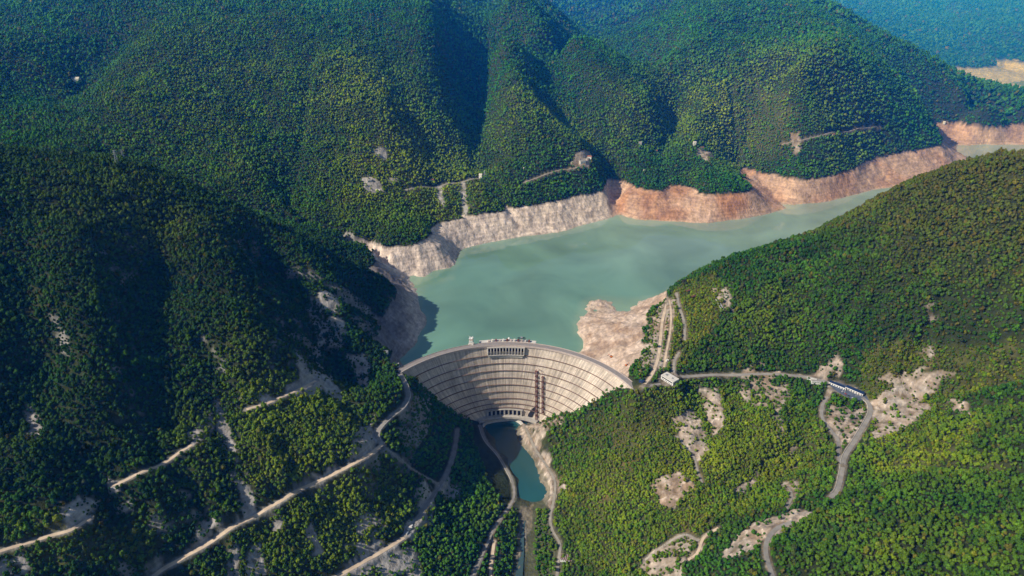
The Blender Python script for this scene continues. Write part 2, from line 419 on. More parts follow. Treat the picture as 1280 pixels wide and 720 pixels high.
# ------------------------------------------------------------------ patches of bare rock, soil and meadow
PATCH = [  # kind, strength, edge (m), pixels on the photograph of where the patch lies
 ('b',.9,8,[(838,522),(868,512),(882,540),(888,560),(872,578),(850,548)]),
 ('b',.95,5,[(876,484),(898,484),(906,512),(905,532),(892,545),(880,512)]),
 ('b',.95,6,[(812,605),(850,588),(866,608),(842,638),(824,630)]),
 ('b',.8,8,[(918,482),(955,476),(990,482),(990,500),(962,518),(932,505)]),
 ('b',1,4,[(902,692),(922,668),(948,652),(1000,636),(1016,644),(975,668),(936,690),(905,699)]),
 ('b',1,5,[(1083,508),(1100,494),(1150,470),(1196,464),(1172,484),(1152,500),(1164,512),(1140,530),(1118,545),(1084,549),(1092,530)]),
 ('b',.9,6,[(1036,508),(1083,508),(1072,538),(1052,560),(1042,540),(1030,530)]),
 ('b',.9,6,[(1188,498),(1210,502),(1216,520),(1196,520)]),
 ('b',.8,5,[(888,360),(912,362),(918,388),(902,388)]),
 ('b',.9,5,[(1012,468),(1030,455),(1050,440),(1052,466),(1030,474)]),
 ('b',.8,5,[(1092,476),(1110,466),(1160,458),(1152,474),(1112,484)]),
 ('b',.8,4,[(925,466),(950,450),(975,466),(985,470),(960,478),(925,474)]),
 ('b',.8,4,[(1150,440),(1166,430),(1170,440),(1154,450)]),
 ('b',.7,4,[(1156,380),(1170,380),(1168,402),(1158,400)]),
 ('b',.8,4,[(905,370),(916,360),(912,386)]),
 ('b',.8,4,[(912,615),(945,590),(950,605),(920,620)]),
 ('b',.7,5,[(965,515),(978,500),(980,550),(970,555)]),
 ('b',.75,4,[(986,560),(996,560),(1000,585),(992,580)]),
 ('b',.8,5,[(1000,600),(975,605),(985,625),(1000,622)]),
 ('b',.8,6,[(800,700),(850,668),(880,676),(862,700),(850,725),(810,725)]),
 ('b',.9,4,[(665,535),(680,560),(700,600),(712,610),(702,618),(684,600),(668,575),(655,552),(646,530)]),
 ('b',1,3,[(640,524),(652,528),(664,552),(678,580),(692,610),(690,640),(680,628),(668,596),(655,570),(646,548)]),
 ('b',.95,3,[(650,632),(668,632),(664,660),(656,690),(652,722),(645,722),(650,680)]),
 ('b',.8,5,[(650,520),(690,520),(720,500),(740,505),(700,530),(675,550),(660,540)]),
 ('b',.9,5,[(296,590),(306,594),(312,630),(330,640),(308,660),(300,650)]),
 ('b',.7,5,[(268,500),(280,510),(300,590),(290,596),(276,545)]),
 ('b',.85,4,[(280,688),(296,680),(300,722),(284,722)]),
 ('b',.85,4,[(310,690),(328,672),(330,722),(306,722)]),
 ('b',.8,6,[(405,724),(440,708),(480,690),(520,680),(530,722)]),
 ('b',.75,5,[(440,655),(470,640),(485,655),(470,672),(450,668)]),
 ('b',.9,4,[(543,606),(560,598),(578,608),(574,622),(560,624)]),
 ('b',.9,4,[(505,660),(520,650),(545,625),(540,650),(515,672),(500,678)]),
 ('b',.9,4,[(430,446),(452,440),(462,456),(464,486),(450,490),(445,470)]),
 ('b',.9,5,[(378,468),(400,464),(410,474),(400,494),(372,500),(368,480)]),
 ('b',.8,6,[(370,440),(386,450),(388,480),(372,478)]),
 ('b',.7,9,[(385,372),(415,376),(432,410),(430,440),(400,430),(388,400)]),
 ('b',.85,4,[(70,640),(96,622),(120,624),(114,650),(84,660)]),
 ('b',.8,4,[(0,700),(28,692),(36,712),(10,725),(-10,725)]),
 ('b',.7,4,[(30,500),(44,510),(54,560),(44,556),(34,530)]),
 ('b',.7,4,[(222,570),(245,530),(272,505),(270,530),(245,556)]),
 ('b',.7,4,[(255,650),(285,645),(250,690),(235,690)]),
 ('b',.85,4,[(440,545),(468,520),(474,548),(462,570),(440,572)]),
 ('b',.8,4,[(412,590),(450,570),(472,560),(440,584),(415,600)]),
 ('b',.45,5,[(470,560),(490,565),(520,585),(560,600),(552,612),(510,596),(478,576)]),
 ('b',.3,6,[(498,465),(520,480),(560,498),(600,522),(600,532),(570,530),(540,510),(512,490)]),
 ('b',.8,3,[(450,222),(476,226),(482,242),(456,238)]),
 ('b',.8,3,[(464,184),(481,184),(482,198),(474,196)]),
 ('b',.7,3,[(485,222),(498,220),(496,230),(484,228)]),
 ('b',.9,3,[(714,202),(742,195),(736,210),(722,212)]),
 ('b',.8,3,[(872,184),(894,196),(884,204),(870,192)]),
 ('b',.8,3,[(546,232),(552,232),(556,260),(548,252)]),
 ('b',.8,3,[(575,230),(582,230),(584,270),(578,266)]),
 ('b',.8,3,[(988,166),(1000,166),(1002,192),(992,192)]),
 ('b',.6,8,[(1060,20),(1076,24),(1090,40),(1076,36)]),
 ('b',.5,6,[(0,38),(28,10),(34,14),(6,44)]),
 ('b',.5,6,[(180,4),(210,0),(226,12),(190,14)]),
 ('b',.95,3,[(266,503),(274,500),(281,522),(288,545),(297,567),(291,568),(278,540)]),
 ('b',.95,3,[(300,612),(312,606),(322,634),(318,646),(304,648)]),
 ('b',.9,3,[(252,650),(268,644),(272,652),(258,670)]),
 ('b',.9,3,[(383,655),(392,652),(402,694),(394,696)]),
 ('b',.9,3,[(394,590),(412,580),(424,590),(400,600)]),
 ('b',.85,3,[(326,492),(340,490),(342,504),(328,506)]),
 ('b',.95,3,[(354,480),(392,478),(394,488),(360,494)]),
 ('b',.95,3,[(400,468),(416,470),(426,498),(414,502),(404,488)]),
 ('b',.9,3,[(76,628),(98,622),(120,640),(116,656),(84,656)]),
 ('b',.95,3,[(133,600),(149,600),(149,612),(135,612)]),
 ('b',.9,3,[(149,630),(161,630),(161,642),(149,642)]),
 ('b',.9,3,[(28,514),(40,512),(52,546),(42,548)]),
 ('b',.9,4,[(233,540),(246,536),(250,552),(236,558)]),
 ('b',.95,3,[(452,532),(464,534),(466,560),(456,562),(448,550)]),
 ('b',.95,4,[(400,368),(420,366),(428,386),(412,392),(402,386)]),
 ('b',.9,4,[(416,396),(430,398),(436,420),(424,424)]),
 ('b',.85,4,[(518,606),(534,600),(544,618),(538,642),(524,640)]),
 ('b',.9,4,[(430,680),(470,672),(520,690),(520,722),(430,722)]),
 ('b',.85,4,[(380,661),(390,661),(402,694),(392,698)]),
 ('b',.8,4,[(340,640),(352,636),(356,660),(344,664)]),
 ('b',.9,4,[(372,448),(382,446),(386,468),(376,470)]),
 ('b',.78,5,[(796,466),(806,430),(812,396),(830,374),(848,368),(842,400),(838,440),(836,462)]),
 ('g',.55,25,[(690,560),(740,520),(780,498),(840,482),(930,490),(1010,500),(1045,560),(1040,610),(960,640),(900,650),(850,722),(730,722),(705,640)]),
 ('g',.9,10,[(730,600),(760,560),(800,520),(820,530),(790,600),(760,660),(735,650)]),
 ('g',.8,8,[(800,462),(812,395),(840,365),(890,340),(905,360),(900,400),(875,430),(850,462)]),
 ('g',.85,10,[(850,622),(900,610),(905,640),(860,680),(845,660)]),
 ('g',.8,8,[(1090,590),(1140,560),(1200,540),(1230,500),(1210,560),(1150,590)]),
 ('g',.7,14,[(1080,440),(1140,420),(1280,430),(1280,480),(1190,500),(1160,560),(1090,560)]),
 ('g',.7,8,[(500,232),(600,222),(605,250),(585,280),(550,280),(505,250)]),
 ('g',.5,25,[(0,640),(120,650),(200,640),(200,720),(0,720)]),
 ('g',.4,20,[(300,640),(420,600),(480,570),(530,640),(420,720),(250,720)]),
 ('g',.5,20,[(300,480),(420,480),(470,530),(380,600),(310,620)]),
 ('g',.6,30,[(440,180),(530,160),(530,240),(450,250)]),
 ('g',.5,30,[(880,130),(940,90),(1000,150),(990,200),(920,190)]),
]
def inpoly(x, y, poly):
    c = np.zeros(x.shape, bool); n = len(poly)
    for i in range(n):
        x1, y1 = poly[i]; x2, y2 = poly[(i+1) % n]
        if y1 == y2: continue
        c ^= ((y1 > y) != (y2 > y)) & (x < (x2-x1)*(y-y1)/(y2-y1)+x1)
    return c
def polydist(x, y, poly):
    d = np.full(x.shape, 1e9); n = len(poly)
    for i in range(n):
        ax, ay = poly[i]; bx, by = poly[(i+1) % n]; L = (bx-ax)**2+(by-ay)**2+1e-9
        t = np.clip(((x-ax)*(bx-ax)+(y-ay)*(by-ay))/L, 0, 1)
        d = np.minimum(d, np.hypot(x-ax-t*(bx-ax), y-ay-t*(by-ay)))
    return np.where(inpoly(x, y, poly), -d, d)
PW = []
for kind, st, e, poly in PATCH:
    PW.append((kind, st, e, [march(*q)[:2] for q in poly]))
# dam axis: circle through the two ends and the middle of the crest
DA, DB, DC = np.array([-268.8, 1430.]), np.array([286., 1356.]), np.array([-20., 1553.])
def circ(a, b, c):
    d = 2*(a[0]*(b[1]-c[1])+b[0]*(c[1]-a[1])+c[0]*(a[1]-b[1]))
    s = [p@p for p in (a, b, c)]
    return np.array([(s[0]*(b[1]-c[1])+s[1]*(c[1]-a[1])+s[2]*(a[1]-b[1]))/d, (s[0]*(c[0]-b[0])+s[1]*(a[0]-c[0])+s[2]*(b[0]-a[0]))/d])
DO = circ(DA, DB, DC); DR = np.linalg.norm(DA-DO)
def basin(x, y):
    """True on the lake side of the dam"""
    arc = DO[1]+np.sqrt(np.maximum(DR**2-(x-DO[0])**2, 0))
    f = np.where(x < -268, 1440-(x+268)*.3, np.where(x > 286, 1372+(x-286)*.62, arc))
    return y > f
def masks(x, y, h):
    wx = x+9*gnoise(x/28, y/28, 61)+3.5*gnoise(x/9, y/9, 62); wy = y+9*gnoise(x/28, y/28, 63)+3.5*gnoise(x/9, y/9, 64)
    holes = .6*gnoise(x/21, y/21, 65)+.45*gnoise(x/8.5, y/8.5, 66)+.35*gnoise(x/60, y/60, 67)
    bare = np.zeros_like(h); grass = np.zeros_like(h)
    for kind, st, e, poly in PW:
        P_ = np.array(poly); mg = e*2+20
        m = (x > P_[:, 0].min()-mg) & (x < P_[:, 0].max()+mg) & (y > P_[:, 1].min()-mg) & (y < P_[:, 1].max()+mg)
        i = np.nonzero(m)[0]
        if not len(i): continue
        v = st*(1-sstep(-e*.8, e*.8, polydist(wx[i], wy[i], poly)))
        if kind == 'b' and e > 3.5 and st < 1: v = v*sstep(-.45, -.1, holes[i]+1.6*(st-.8))
        if kind == 'b': bare[i] = np.maximum(bare[i], v)
        else: grass[i] = np.maximum(grass[i], v)
    lb = basin(x, y)
    edge = FL+5*fbm(x, y, 60, 3, 71)
    band = np.where(lb, 1-sstep(edge-1.5, edge+1.5, h), 0)
    band = np.where((x > 2600) & (y > 4200), 1-sstep(238, 256, h+14*fbm(x, y, 160, 2, 73)), band)
    bare = np.maximum(bare, band)
    grass = np.clip(grass+.35*sstep(.25, .6, fbm(x, y, 130, 3, 81)), 0, 1)
    return bare, grass, band
# ------------------------------------------------------------------ helpers
scene = bpy.context.scene; COL = scene.collection
def tag(o, label=None, cat=None, group=None, kind=None):
    if label: o['label'] = label
    if cat: o['category'] = cat
    if group: o['group'] = group
    if kind: o['kind'] = kind
    return o
def link(name, me, parent=None):
    o = bpy.data.objects.new(name, me); COL.objects.link(o)
    if parent is not None: o.parent = parent
    return o
def empty(name, loc, rz=0.0):
    o = bpy.data.objects.new(name, None); COL.objects.link(o); o.location = loc; o.rotation_euler = (0, 0, rz); o.empty_display_size = 2
    return o
def fast_mesh(name, co, quads, smooth=True):
    me = bpy.data.meshes.new(name); co = np.asarray(co, np.float32); q = np.asarray(quads, np.int32); n = len(q); k = q.shape[1]
    me.vertices.add(len(co)); me.vertices.foreach_set('co', co.ravel())
    me.loops.add(n*k); me.loops.foreach_set('vertex_index', q.ravel())
    me.polygons.add(n); me.polygons.foreach_set('loop_start', np.arange(n, dtype=np.int32)*k)
    me.polygons.foreach_set('loop_total', np.full(n, k, np.int32)) if False else None
    me.update(calc_edges=True)
    me.polygons.foreach_set('use_smooth', np.full(n, smooth))
    return me
def fcol(me, name, rgb):
    a = me.color_attributes.new(name, 'FLOAT_COLOR', 'POINT'); d = np.ones((len(me.vertices), 4), np.float32); d[:, :3] = rgb; a.data.foreach_set('color', d.ravel())
class MB:
    """collects boxes, bars and sheets, then links them as one mesh object"""
    def __init__(s): s.v = []; s.f = []
    def add(s, vs, fs):
        n = len(s.v); s.v += [tuple(v) for v in vs]; s.f += [tuple(i+n for i in f) for f in fs]; return s
    def box(s, x0, x1, y0, y1, z0, z1, M=None):
        vs = [Vector(p) for p in ((x0,y0,z0),(x1,y0,z0),(x1,y1,z0),(x0,y1,z0),(x0,y0,z1),(x1,y0,z1),(x1,y1,z1),(x0,y1,z1))]
        if M is not None: vs = [M@v for v in vs]
        return s.add(vs, [(0,3,2,1),(4,5,6,7),(0,1,5,4),(1,2,6,5),(2,3,7,6),(3,0,4,7)])
    def bar(s, a, b, w, n=4):
        a = Vector(a); b = Vector(b); d = (b-a).normalized(); u = d.orthogonal().normalized(); v = d.cross(u)
        vs = []
        for p in (a, b):
            for k in range(n):
                t = 2*math.pi*(k+.5)/n; vs.append(p+(u*math.cos(t)+v*math.sin(t))*w)
        return s.add(vs, [tuple(range(n-1, -1, -1)), tuple(range(n, 2*n))]+[(k, (k+1) % n, n+(k+1) % n, n+k) for k in range(n)])
    def cyl(s, x, y, z0, z1, r0, r1=None, n=12):
        r1 = r0 if r1 is None else r1; vs = []
        for z, r in ((z0, r0), (z1, r1)):
            for k in range(n): t = 2*math.pi*k/n; vs.append((x+r*math.cos(t), y+r*math.sin(t), z))
        return s.add(vs, [tuple(range(n-1, -1, -1)), tuple(range(n, 2*n))]+[(k, (k+1) % n, n+(k+1) % n, n+k) for k in range(n)])
    def build(s, name, m, parent=None, smooth=False):
        me = bpy.data.meshes.new(name); me.from_pydata([tuple(v) for v in s.v], [], s.f); me.materials.append(m)
        if smooth:
            for p in me.polygons: p.use_smooth = True
        return link(name, me, parent)
# ------------------------------------------------------------------ materials
def mat(name):
    m = bpy.data.materials.new(name); m.use_nodes = True; nt = m.node_tree; b = nt.nodes['Principled BSDF']
    return m, nt, b
def N(nt, t, **kw):
    n = nt.nodes.new(t)
    for k, v in kw.items(): setattr(n, k, v)
    return n
def simple(name, rgb, rough=.8, var=.25, scale=.4, metal=0., bump=0.):
    """a matt surface whose tone wanders with a procedural noise"""
    m, nt, b = mat(name); L = nt.links
    tc = N(nt, 'ShaderNodeTexCoord'); no = N(nt, 'ShaderNodeTexNoise'); no.inputs['Scale'].default_value = scale; no.inputs['Detail'].default_value = 5
    L.new(tc.outputs['Object'], no.inputs['Vector'])
    r = N(nt, 'ShaderNodeMapRange'); r.inputs[1].default_value = .3; r.inputs[2].default_value = .7; r.inputs[3].default_value = 1-var; r.inputs[4].default_value = 1+var
    L.new(no.outputs['Fac'], r.inputs[0])
    mx = N(nt, 'ShaderNodeVectorMath', operation='SCALE'); mx.inputs[0].default_value = rgb; L.new(r.outputs[0], mx.inputs['Scale'])
    L.new(mx.outputs[0], b.inputs['Base Color']); b.inputs['Roughness'].default_value = rough; b.inputs['Metallic'].default_value = metal
    b.inputs['Specular IOR Level'].default_value = .3
    return m
M = {}
M['concrete'] = simple('concrete', (.42,.39,.35), .85, .18, .15)
M['pale'] = simple('pale_concrete', (.62,.58,.52), .85, .15, .2)
M['white'] = simple('white_render', (.78,.76,.72), .7, .08, .3)
M['dark'] = simple('dark_recess', (.018,.018,.02), .9, .2, .3)
M['rust'] = simple('rusty_steel', (.16,.065,.045), .7, .35, .5)
M['steel'] = simple('grey_steel', (.25,.26,.27), .5, .2, .5)
M['blue'] = simple('blue_sheet_roof', (.018,.04,.11), .45, .25, .3)
M['glass'] = simple('window_glass', (.02,.03,.045), .15, .2, .3)
M['roof'] = simple('grey_roof', (.32,.30,.28), .6, .25, .4)
M['redroof'] = simple('red_roof', (.30,.10,.06), .7, .25, .4)
M['yard'] = simple('yard_concrete', (.09,.11,.15), .8, .25, .12)
M['orange'] = simple('orange_paint', (.65,.17,.03), .5, .15, .5)
M['asphalt'] = simple('asphalt', (.27,.25,.225), .9, .22, .06)
M['dirt'] = simple('dirt_road', (.60,.47,.34), .95, .22, .06)
M['gravel'] = simple('gravel_road', (.33,.30,.25), .95, .22, .08)
M['deck'] = simple('deck_asphalt', (.26,.23,.215), .85, .12, .1)
M['curb'] = simple('parapet_concrete', (.55,.45,.40), .85, .12, .2)
M['rubber'] = simple('tyre_rubber', (.02,.02,.02), .9, .1, 1)

# ground: vertex colours carry what covers the slope, noises in the shader break it up
def ground_material():
    m, nt, b = mat('ground'); L = nt.links
    at = N(nt, 'ShaderNodeAttribute', attribute_name='Col'); mk = N(nt, 'ShaderNodeAttribute', attribute_name='Msk')
    ge = N(nt, 'ShaderNodeNewGeometry')
    sep = N(nt, 'ShaderNodeSeparateColor'); L.new(mk.outputs['Color'], sep.inputs[0])
    mp = N(nt, 'ShaderNodeMapping'); mp.inputs['Scale'].default_value = (1, 1, .16); L.new(ge.outputs['Position'], mp.inputs[0])
    n1 = N(nt, 'ShaderNodeTexNoise'); n1.inputs['Scale'].default_value = .11; n1.inputs['Detail'].default_value = 7; n1.inputs['Roughness'].default_value = .62; L.new(mp.outputs[0], n1.inputs['Vector'])
    n2 = N(nt, 'ShaderNodeTexNoise'); n2.inputs['Scale'].default_value = .028; n2.inputs['Detail'].default_value = 8; n2.inputs['Roughness'].default_value = .65; L.new(ge.outputs['Position'], n2.inputs['Vector'])
    # bedding bands on bare rock, nearly level, wandering
    mp2 = N(nt, 'ShaderNodeMapping'); mp2.inputs['Scale'].default_value = (.012, .012, .22); L.new(ge.outputs['Position'], mp2.inputs[0])
    n3 = N(nt, 'ShaderNodeTexNoise'); n3.inputs['Scale'].default_value = 1; n3.inputs['Detail'].default_value = 4; L.new(mp2.outputs[0], n3.inputs['Vector'])
    def rng(src, a, b_, c, d):
        r = N(nt, 'ShaderNodeMapRange'); r.inputs[1].default_value = a; r.inputs[2].default_value = b_; r.inputs[3].default_value = c; r.inputs[4].default_value = d; L.new(src, r.inputs[0]); return r.outputs[0]
    def mul(a, b_):
        k = N(nt, 'ShaderNodeMath', operation='MULTIPLY'); L.new(a, k.inputs[0]); L.new(b_, k.inputs[1]); return k.outputs[0]
    f = mul(mul(rng(n1.outputs['Fac'], .32, .66, .70, 1.24), rng(n2.outputs['Fac'], .3, .7, .75, 1.22)), rng(n3.outputs['Fac'], .35, .65, .80, 1.12))
    sc = N(nt, 'ShaderNodeVectorMath', operation='SCALE'); L.new(at.outputs['Color'], sc.inputs[0]); L.new(f, sc.inputs['Scale'])
    L.new(sc.outputs[0], b.inputs['Base Color']); b.inputs['Roughness'].default_value = .95; b.inputs['Specular IOR Level'].default_value = .15
    bp = N(nt, 'ShaderNodeBump'); bp.inputs['Strength'].default_value = 1.0; bp.inputs['Distance'].default_value = 4.0
    ad = N(nt, 'ShaderNodeMath', operation='ADD'); L.new(n1.outputs['Fac'], ad.inputs[0]); L.new(n2.outputs['Fac'], ad.inputs[1])
    L.new(ad.outputs[0], bp.inputs['Height']); L.new(bp.outputs[0], b.inputs['Normal'])
    return m
M['ground'] = ground_material()
def water_material(name, rgb, rough=.05, bump=.025):
    m, nt, b = mat(name); L = nt.links
    ge = N(nt, 'ShaderNodeNewGeometry')
    n1 = N(nt, 'ShaderNodeTexNoise'); n1.inputs['Scale'].default_value = .004; n1.inputs['Detail'].default_value = 4; n1.inputs['Distortion'].default_value = .6; L.new(ge.outputs['Position'], n1.inputs['Vector'])
    at = N(nt, 'ShaderNodeAttribute', attribute_name='Col')
    mr = N(nt, 'ShaderNodeMapRange'); mr.inputs[1].default_value = .3; mr.inputs[2].default_value = .7; mr.inputs[3].default_value = .74; mr.inputs[4].default_value = 1.2; L.new(n1.outputs['Fac'], mr.inputs[0])
    sc = N(nt, 'ShaderNodeVectorMath', operation='SCALE'); L.new(at.outputs['Color'], sc.inputs[0]); L.new(mr.outputs[0], sc.inputs['Scale'])
    L.new(sc.outputs[0], b.inputs['Base Color'])
    b.inputs['Roughness'].default_value = rough; b.inputs['IOR'].default_value = 1.65; b.inputs['Specular IOR Level'].default_value = .5
    n2 = N(nt, 'ShaderNodeTexNoise'); n2.inputs['Scale'].default_value = .12; n2.inputs['Detail'].default_value = 5; L.new(ge.outputs['Position'], n2.inputs['Vector'])
    bp = N(nt, 'ShaderNodeBump'); bp.inputs['Strength'].default_value = bump; bp.inputs['Distance'].default_value = .5; L.new(n2.outputs['Fac'], bp.inputs['Height']); L.new(bp.outputs[0], b.inputs['Normal'])
    return m
M['water'] = water_material('lake_water', None); M['pool'] = water_material('pool_water', None, .18, .15)

# ------------------------------------------------------------------ the ground sheet: fine near the place the photo was taken from, coarser far away
NA, NR = 1150, 1120
ang = np.radians(np.linspace(-58, 58, NA)); rr = 400*np.exp(np.linspace(0, math.log(14500/400), NR))
# more rings where the dam and the hills stand
A2, R2 = np.meshgrid(ang, rr); SX = R2*np.sin(A2); SY = R2*np.cos(A2)
Hs = height(SX.ravel(), SY.ravel())
Hraw = Hs.copy(); Hs, near = carve(SX.ravel(), SY.ravel(), Hs)
bare, grass, band = masks(SX.ravel(), SY.ravel(), Hs)
x = SX.ravel(); y = SY.ravel()
# roughen bare faces
ok = (1-near)
Hs = Hs+ok*np.clip(bare, 0, 1)*(1-.6*(band > .5))*(4.6*(ridged(x, y, 30, 3, 91)-.5)+1.2*gnoise(x/7, y/7, 92))
gR = np.gradient(Hraw.reshape(NR, NA), axis=0)/np.gradient(R2, axis=0)
gA = np.gradient(Hraw.reshape(NR, NA), axis=1)/(R2*(ang[1]-ang[0]))
steep = np.hypot(gR, gA).ravel()
n_a = fbm(x, y, 45, 3, 101); n_b = fbm(x, y, 170, 3, 102); n_c = fbm(x, y, 14, 2, 103)
# steep faces inside the woods show rock
cliff = .7*sstep(1.2, 1.6, steep+.35*n_a)*(Hs > WL)*(np.hypot(x, y) < 2300)*(x < 0)*(1-sstep(.3, .5, grass))
bare_t = np.maximum(bare, .8*cliff)
def col(*c): return np.array(c)
def mixc(a, b_, t): return a*(1-t[:, None])+b_*t[:, None]
C = np.tile(col(.030, .040, .014), (len(x), 1))
C = mixc(C, col(.115, .115, .035), np.clip(grass, 0, 1)*(.55+.45*np.clip(n_c+.4, 0, 1)))
C = mixc(C, col(.20, .13, .055), np.clip(grass, 0, 1)*sstep(.1, .6, n_a)*.7)
rock = np.tile(col(.42, .335, .265), (len(x), 1))
rock = mixc(rock, col(.33, .29, .25), sstep(-.2, .5, n_a))
rock = mixc(rock, col(.34, .21, .12), sstep(.1, .5, n_b)*.6)
rg = ridged(x, y, 30, 3, 91)
rock = mixc(rock, col(.24, .17, .11), sstep(.55, .25, rg)*.75)
rock = mixc(rock, col(.66, .56, .46), sstep(.68, .92, rg)*.8)
rock = mixc(rock, col(.12, .10, .045), sstep(.15, .5, fbm(x, y, 19, 2, 107))*.6)
bandc = np.tile(col(.74, .60, .50), (len(x), 1))
bandc = mixc(bandc, col(.56, .44, .37), sstep(-.1, .5, n_a)*.7)
warm = sstep(360, 430, x)*sstep(2300, 2500, y)
bandc = mixc(bandc, mixc(np.tile(col(.47, .235, .135), (len(x), 1)), col(.36, .19, .13), sstep(0, .4, n_a)), warm*(.55+.45*sstep(-.3, .4, n_b)))
bandc = mixc(bandc, col(.52, .36, .27), sstep(2600, 3000, y)*.4+sstep(3300, 3500, y)*.25)
bank_shade = (1-sstep(-330, -240, x+.12*(y-1700)))*(1-sstep(2000, 2080, y))
bandc = mixc(bandc, col(.20, .175, .175), bank_shade*.95)  # greyish left bank rock, its shade painted in as darker colour
bandc = bandc*(1-.22*sstep(.62, .9, ridged(x+.4*y, y, 46, 3, 31)))[:, None]
bandc = mixc(bandc, mixc(np.tile(col(.52, .39, .30), (len(x), 1)), col(.38, .26, .185), sstep(-.2, .4, n_b)), (x > 90)*(y < 2080)*(.55+.45*sstep(-.3, .3, n_a)))
# silt line just above the water
bandc = mixc(bandc, col(.52, .44, .33), (1-sstep(WL+1, WL+5, Hs))*.4)
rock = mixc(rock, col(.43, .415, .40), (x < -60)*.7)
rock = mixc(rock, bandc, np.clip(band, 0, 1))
flat = (x > 2600)*(y > 4200)*1.0
rock = mixc(rock, np.tile(col(.50, .48, .48), (len(x), 1)), flat)
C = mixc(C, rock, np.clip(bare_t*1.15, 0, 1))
C = mixc(C, rock*.9, near*.75)
C = mixc(C, col(.12, .12, .07), ((Hs < POOL+8) & ~basin(x, y) & (y > 900) & (np.abs(x) < 220))*.6)
co = np.stack([x, y, Hs], 1)
i0 = (np.arange(NR-1)[:, None]*NA+np.arange(NA-1)[None, :]).ravel()
quads = np.stack([i0, i0+1, i0+1+NA, i0+NA], 1)
me = fast_mesh('ground', co, quads); fcol(me, 'Col', C); fcol(me, 'Msk', np.stack([bare_t, grass, band], 1)); me.materials.append(M['ground'])
ground = tag(link('terrain', me), 'steep mountain slopes around the reservoir and gorge', None, None, 'structure')
HG = Hs.reshape(NR, NA)
def g_sample(F, x, y):
    r = np.hypot(x, y); a = np.arctan2(x, y)
    fi = np.clip(np.log(r/400)/math.log(14500/400)*(NR-1), 0, NR-1.001); fj = np.clip((a-ang[0])/(ang[1]-ang[0]), 0, NA-1.001)
    i = fi.astype(int); j = fj.astype(int); u = fi-i; v = fj-j
    return (F[i, j]*(1-u)*(1-v)+F[i+1, j]*u*(1-v)+F[i, j+1]*(1-u)*v+F[i+1, j+1]*u*v)
def gz(x, y): return float(g_sample(HG, np.array([float(x)]), np.array([float(y)]))[0])
# ------------------------------------------------------------------ road ribbons
for r, c in zip(ROADS, paths):
    t = np.gradient(c[:, :2], axis=0); t /= np.linalg.norm(t, axis=1)[:, None]+1e-9; nrm = np.stack([-t[:, 1], t[:, 0]], 1)
    hw = r[1]*(1+.10*gnoise(c[:, 0]/18, c[:, 1]/18, 7)) if r[2] != 'asphalt' else np.full(len(c), r[1])
    mb = MB(); vs = []
    for k in range(len(c)):
        for s, dz in ((-1, -.6), (-.96, 0), (.96, 0), (1, -.6)):
            vs.append((c[k, 0]+nrm[k, 0]*s*hw[k], c[k, 1]+nrm[k, 1]*s*hw[k], c[k, 2]+.15+dz))
    fs = [(4*k+j, 4*k+j+1, 4*k+4+j+1, 4*k+4+j) for k in range(len(c)-1) for j in range(3)]
    mb.add(vs, fs); o = mb.build(r[0], M[r[2]]); tag(o, kind='structure')
# ------------------------------------------------------------------ lake, pool, river
def poly_sheet(name, pts, z, m, colf, step):
    P_ = np.array(pts); xs = np.arange(P_[:, 0].min(), P_[:, 0].max()+step, step); ys = np.arange(P_[:, 1].min(), P_[:, 1].max()+step, step)
    X, Y = np.meshgrid(xs, ys); ins = inpoly(X, Y, pts)
    nx = len(xs); cell = ins[:-1, :-1] & ins[1:, :-1] & ins[:-1, 1:] & ins[1:, 1:]
    j, i = np.nonzero(cell); a = j*nx+i; q = np.stack([a, a+1, a+1+nx, a+nx], 1)
    used = np.unique(q); mp = np.full(X.size, -1); mp[used] = np.arange(len(used))
    me = fast_mesh(name, np.stack([X.ravel()[used], Y.ravel()[used], np.full(len(used), z)], 1), mp[q]); fcol(me, 'Col', colf(X.ravel()[used], Y.ravel()[used])); me.materials.append(m)
    return tag(link(name, me), kind='structure')
lake_pts = [(-269, 1436), (-420, 1500), (-900, 1950), (-900, 2400), (-700, 6500), (6500, 9000), (6500, 2600), (2600, 2500), (1200, 2150), (560, 1900), (430, 1600), (290, 1366)]
arcp = []
for t in np.linspace(0, 1, 40):
    a0 = math.atan2(DA[0]-DO[0], DA[1]-DO[1]); a1 = math.atan2(DB[0]-DO[0], DB[1]-DO[1]); a = a1+(a0-a1)*t
    arcp.append((DO[0]+(DR+3)*math.sin(a), DO[1]+(DR+3)*math.cos(a)))
def lake_col(x, y):
    h = g_sample(HG, x, y); c = np.tile(col(.135, .265, .195), (len(x), 1))
    n = fbm(x, y, 300, 3, 5)
    c = mixc(c, col(.175, .30, .215), sstep(-.3, .5, n)*.5)
    c = mixc(c, col(.23, .33, .22), sstep(WL-16, WL-1, h)*.75)        # silty shallows
    c = mixc(c, col(.31, .37, .33), sstep(1900, 3300, y+.35*x)*.75)  # sky reflection painted in: water paler and greyer with distance
    return c
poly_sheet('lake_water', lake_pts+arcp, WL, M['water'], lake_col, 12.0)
pool_pts = [P(px, py, POOL)[:2] for px, py in [(590,526),(655,524),(672,540),(690,590),(700,625),(685,640),(668,634),(649,633),(632,640),(612,610),(595,560)]]
poly_sheet('pool_water', pool_pts, POOL, M['pool'], lambda x, y: np.tile(col(.018, .085, .088), (len(x), 1)), 3.0)
riv = []
for (pa, pb, za, zb) in [((655,640),(659,640),45,42),((649,660),(655,662),42,39.5),((648,690),(655,692),39.5,38),((644,722),(653,724),38,37),((636,790),(648,790),37,35)]: riv.append((pa, pb, za))
mb = MB(); vs = []
for pa, pb, z in riv: vs += [P(pa[0], pa[1], z), P(pb[0], pb[1], z)]
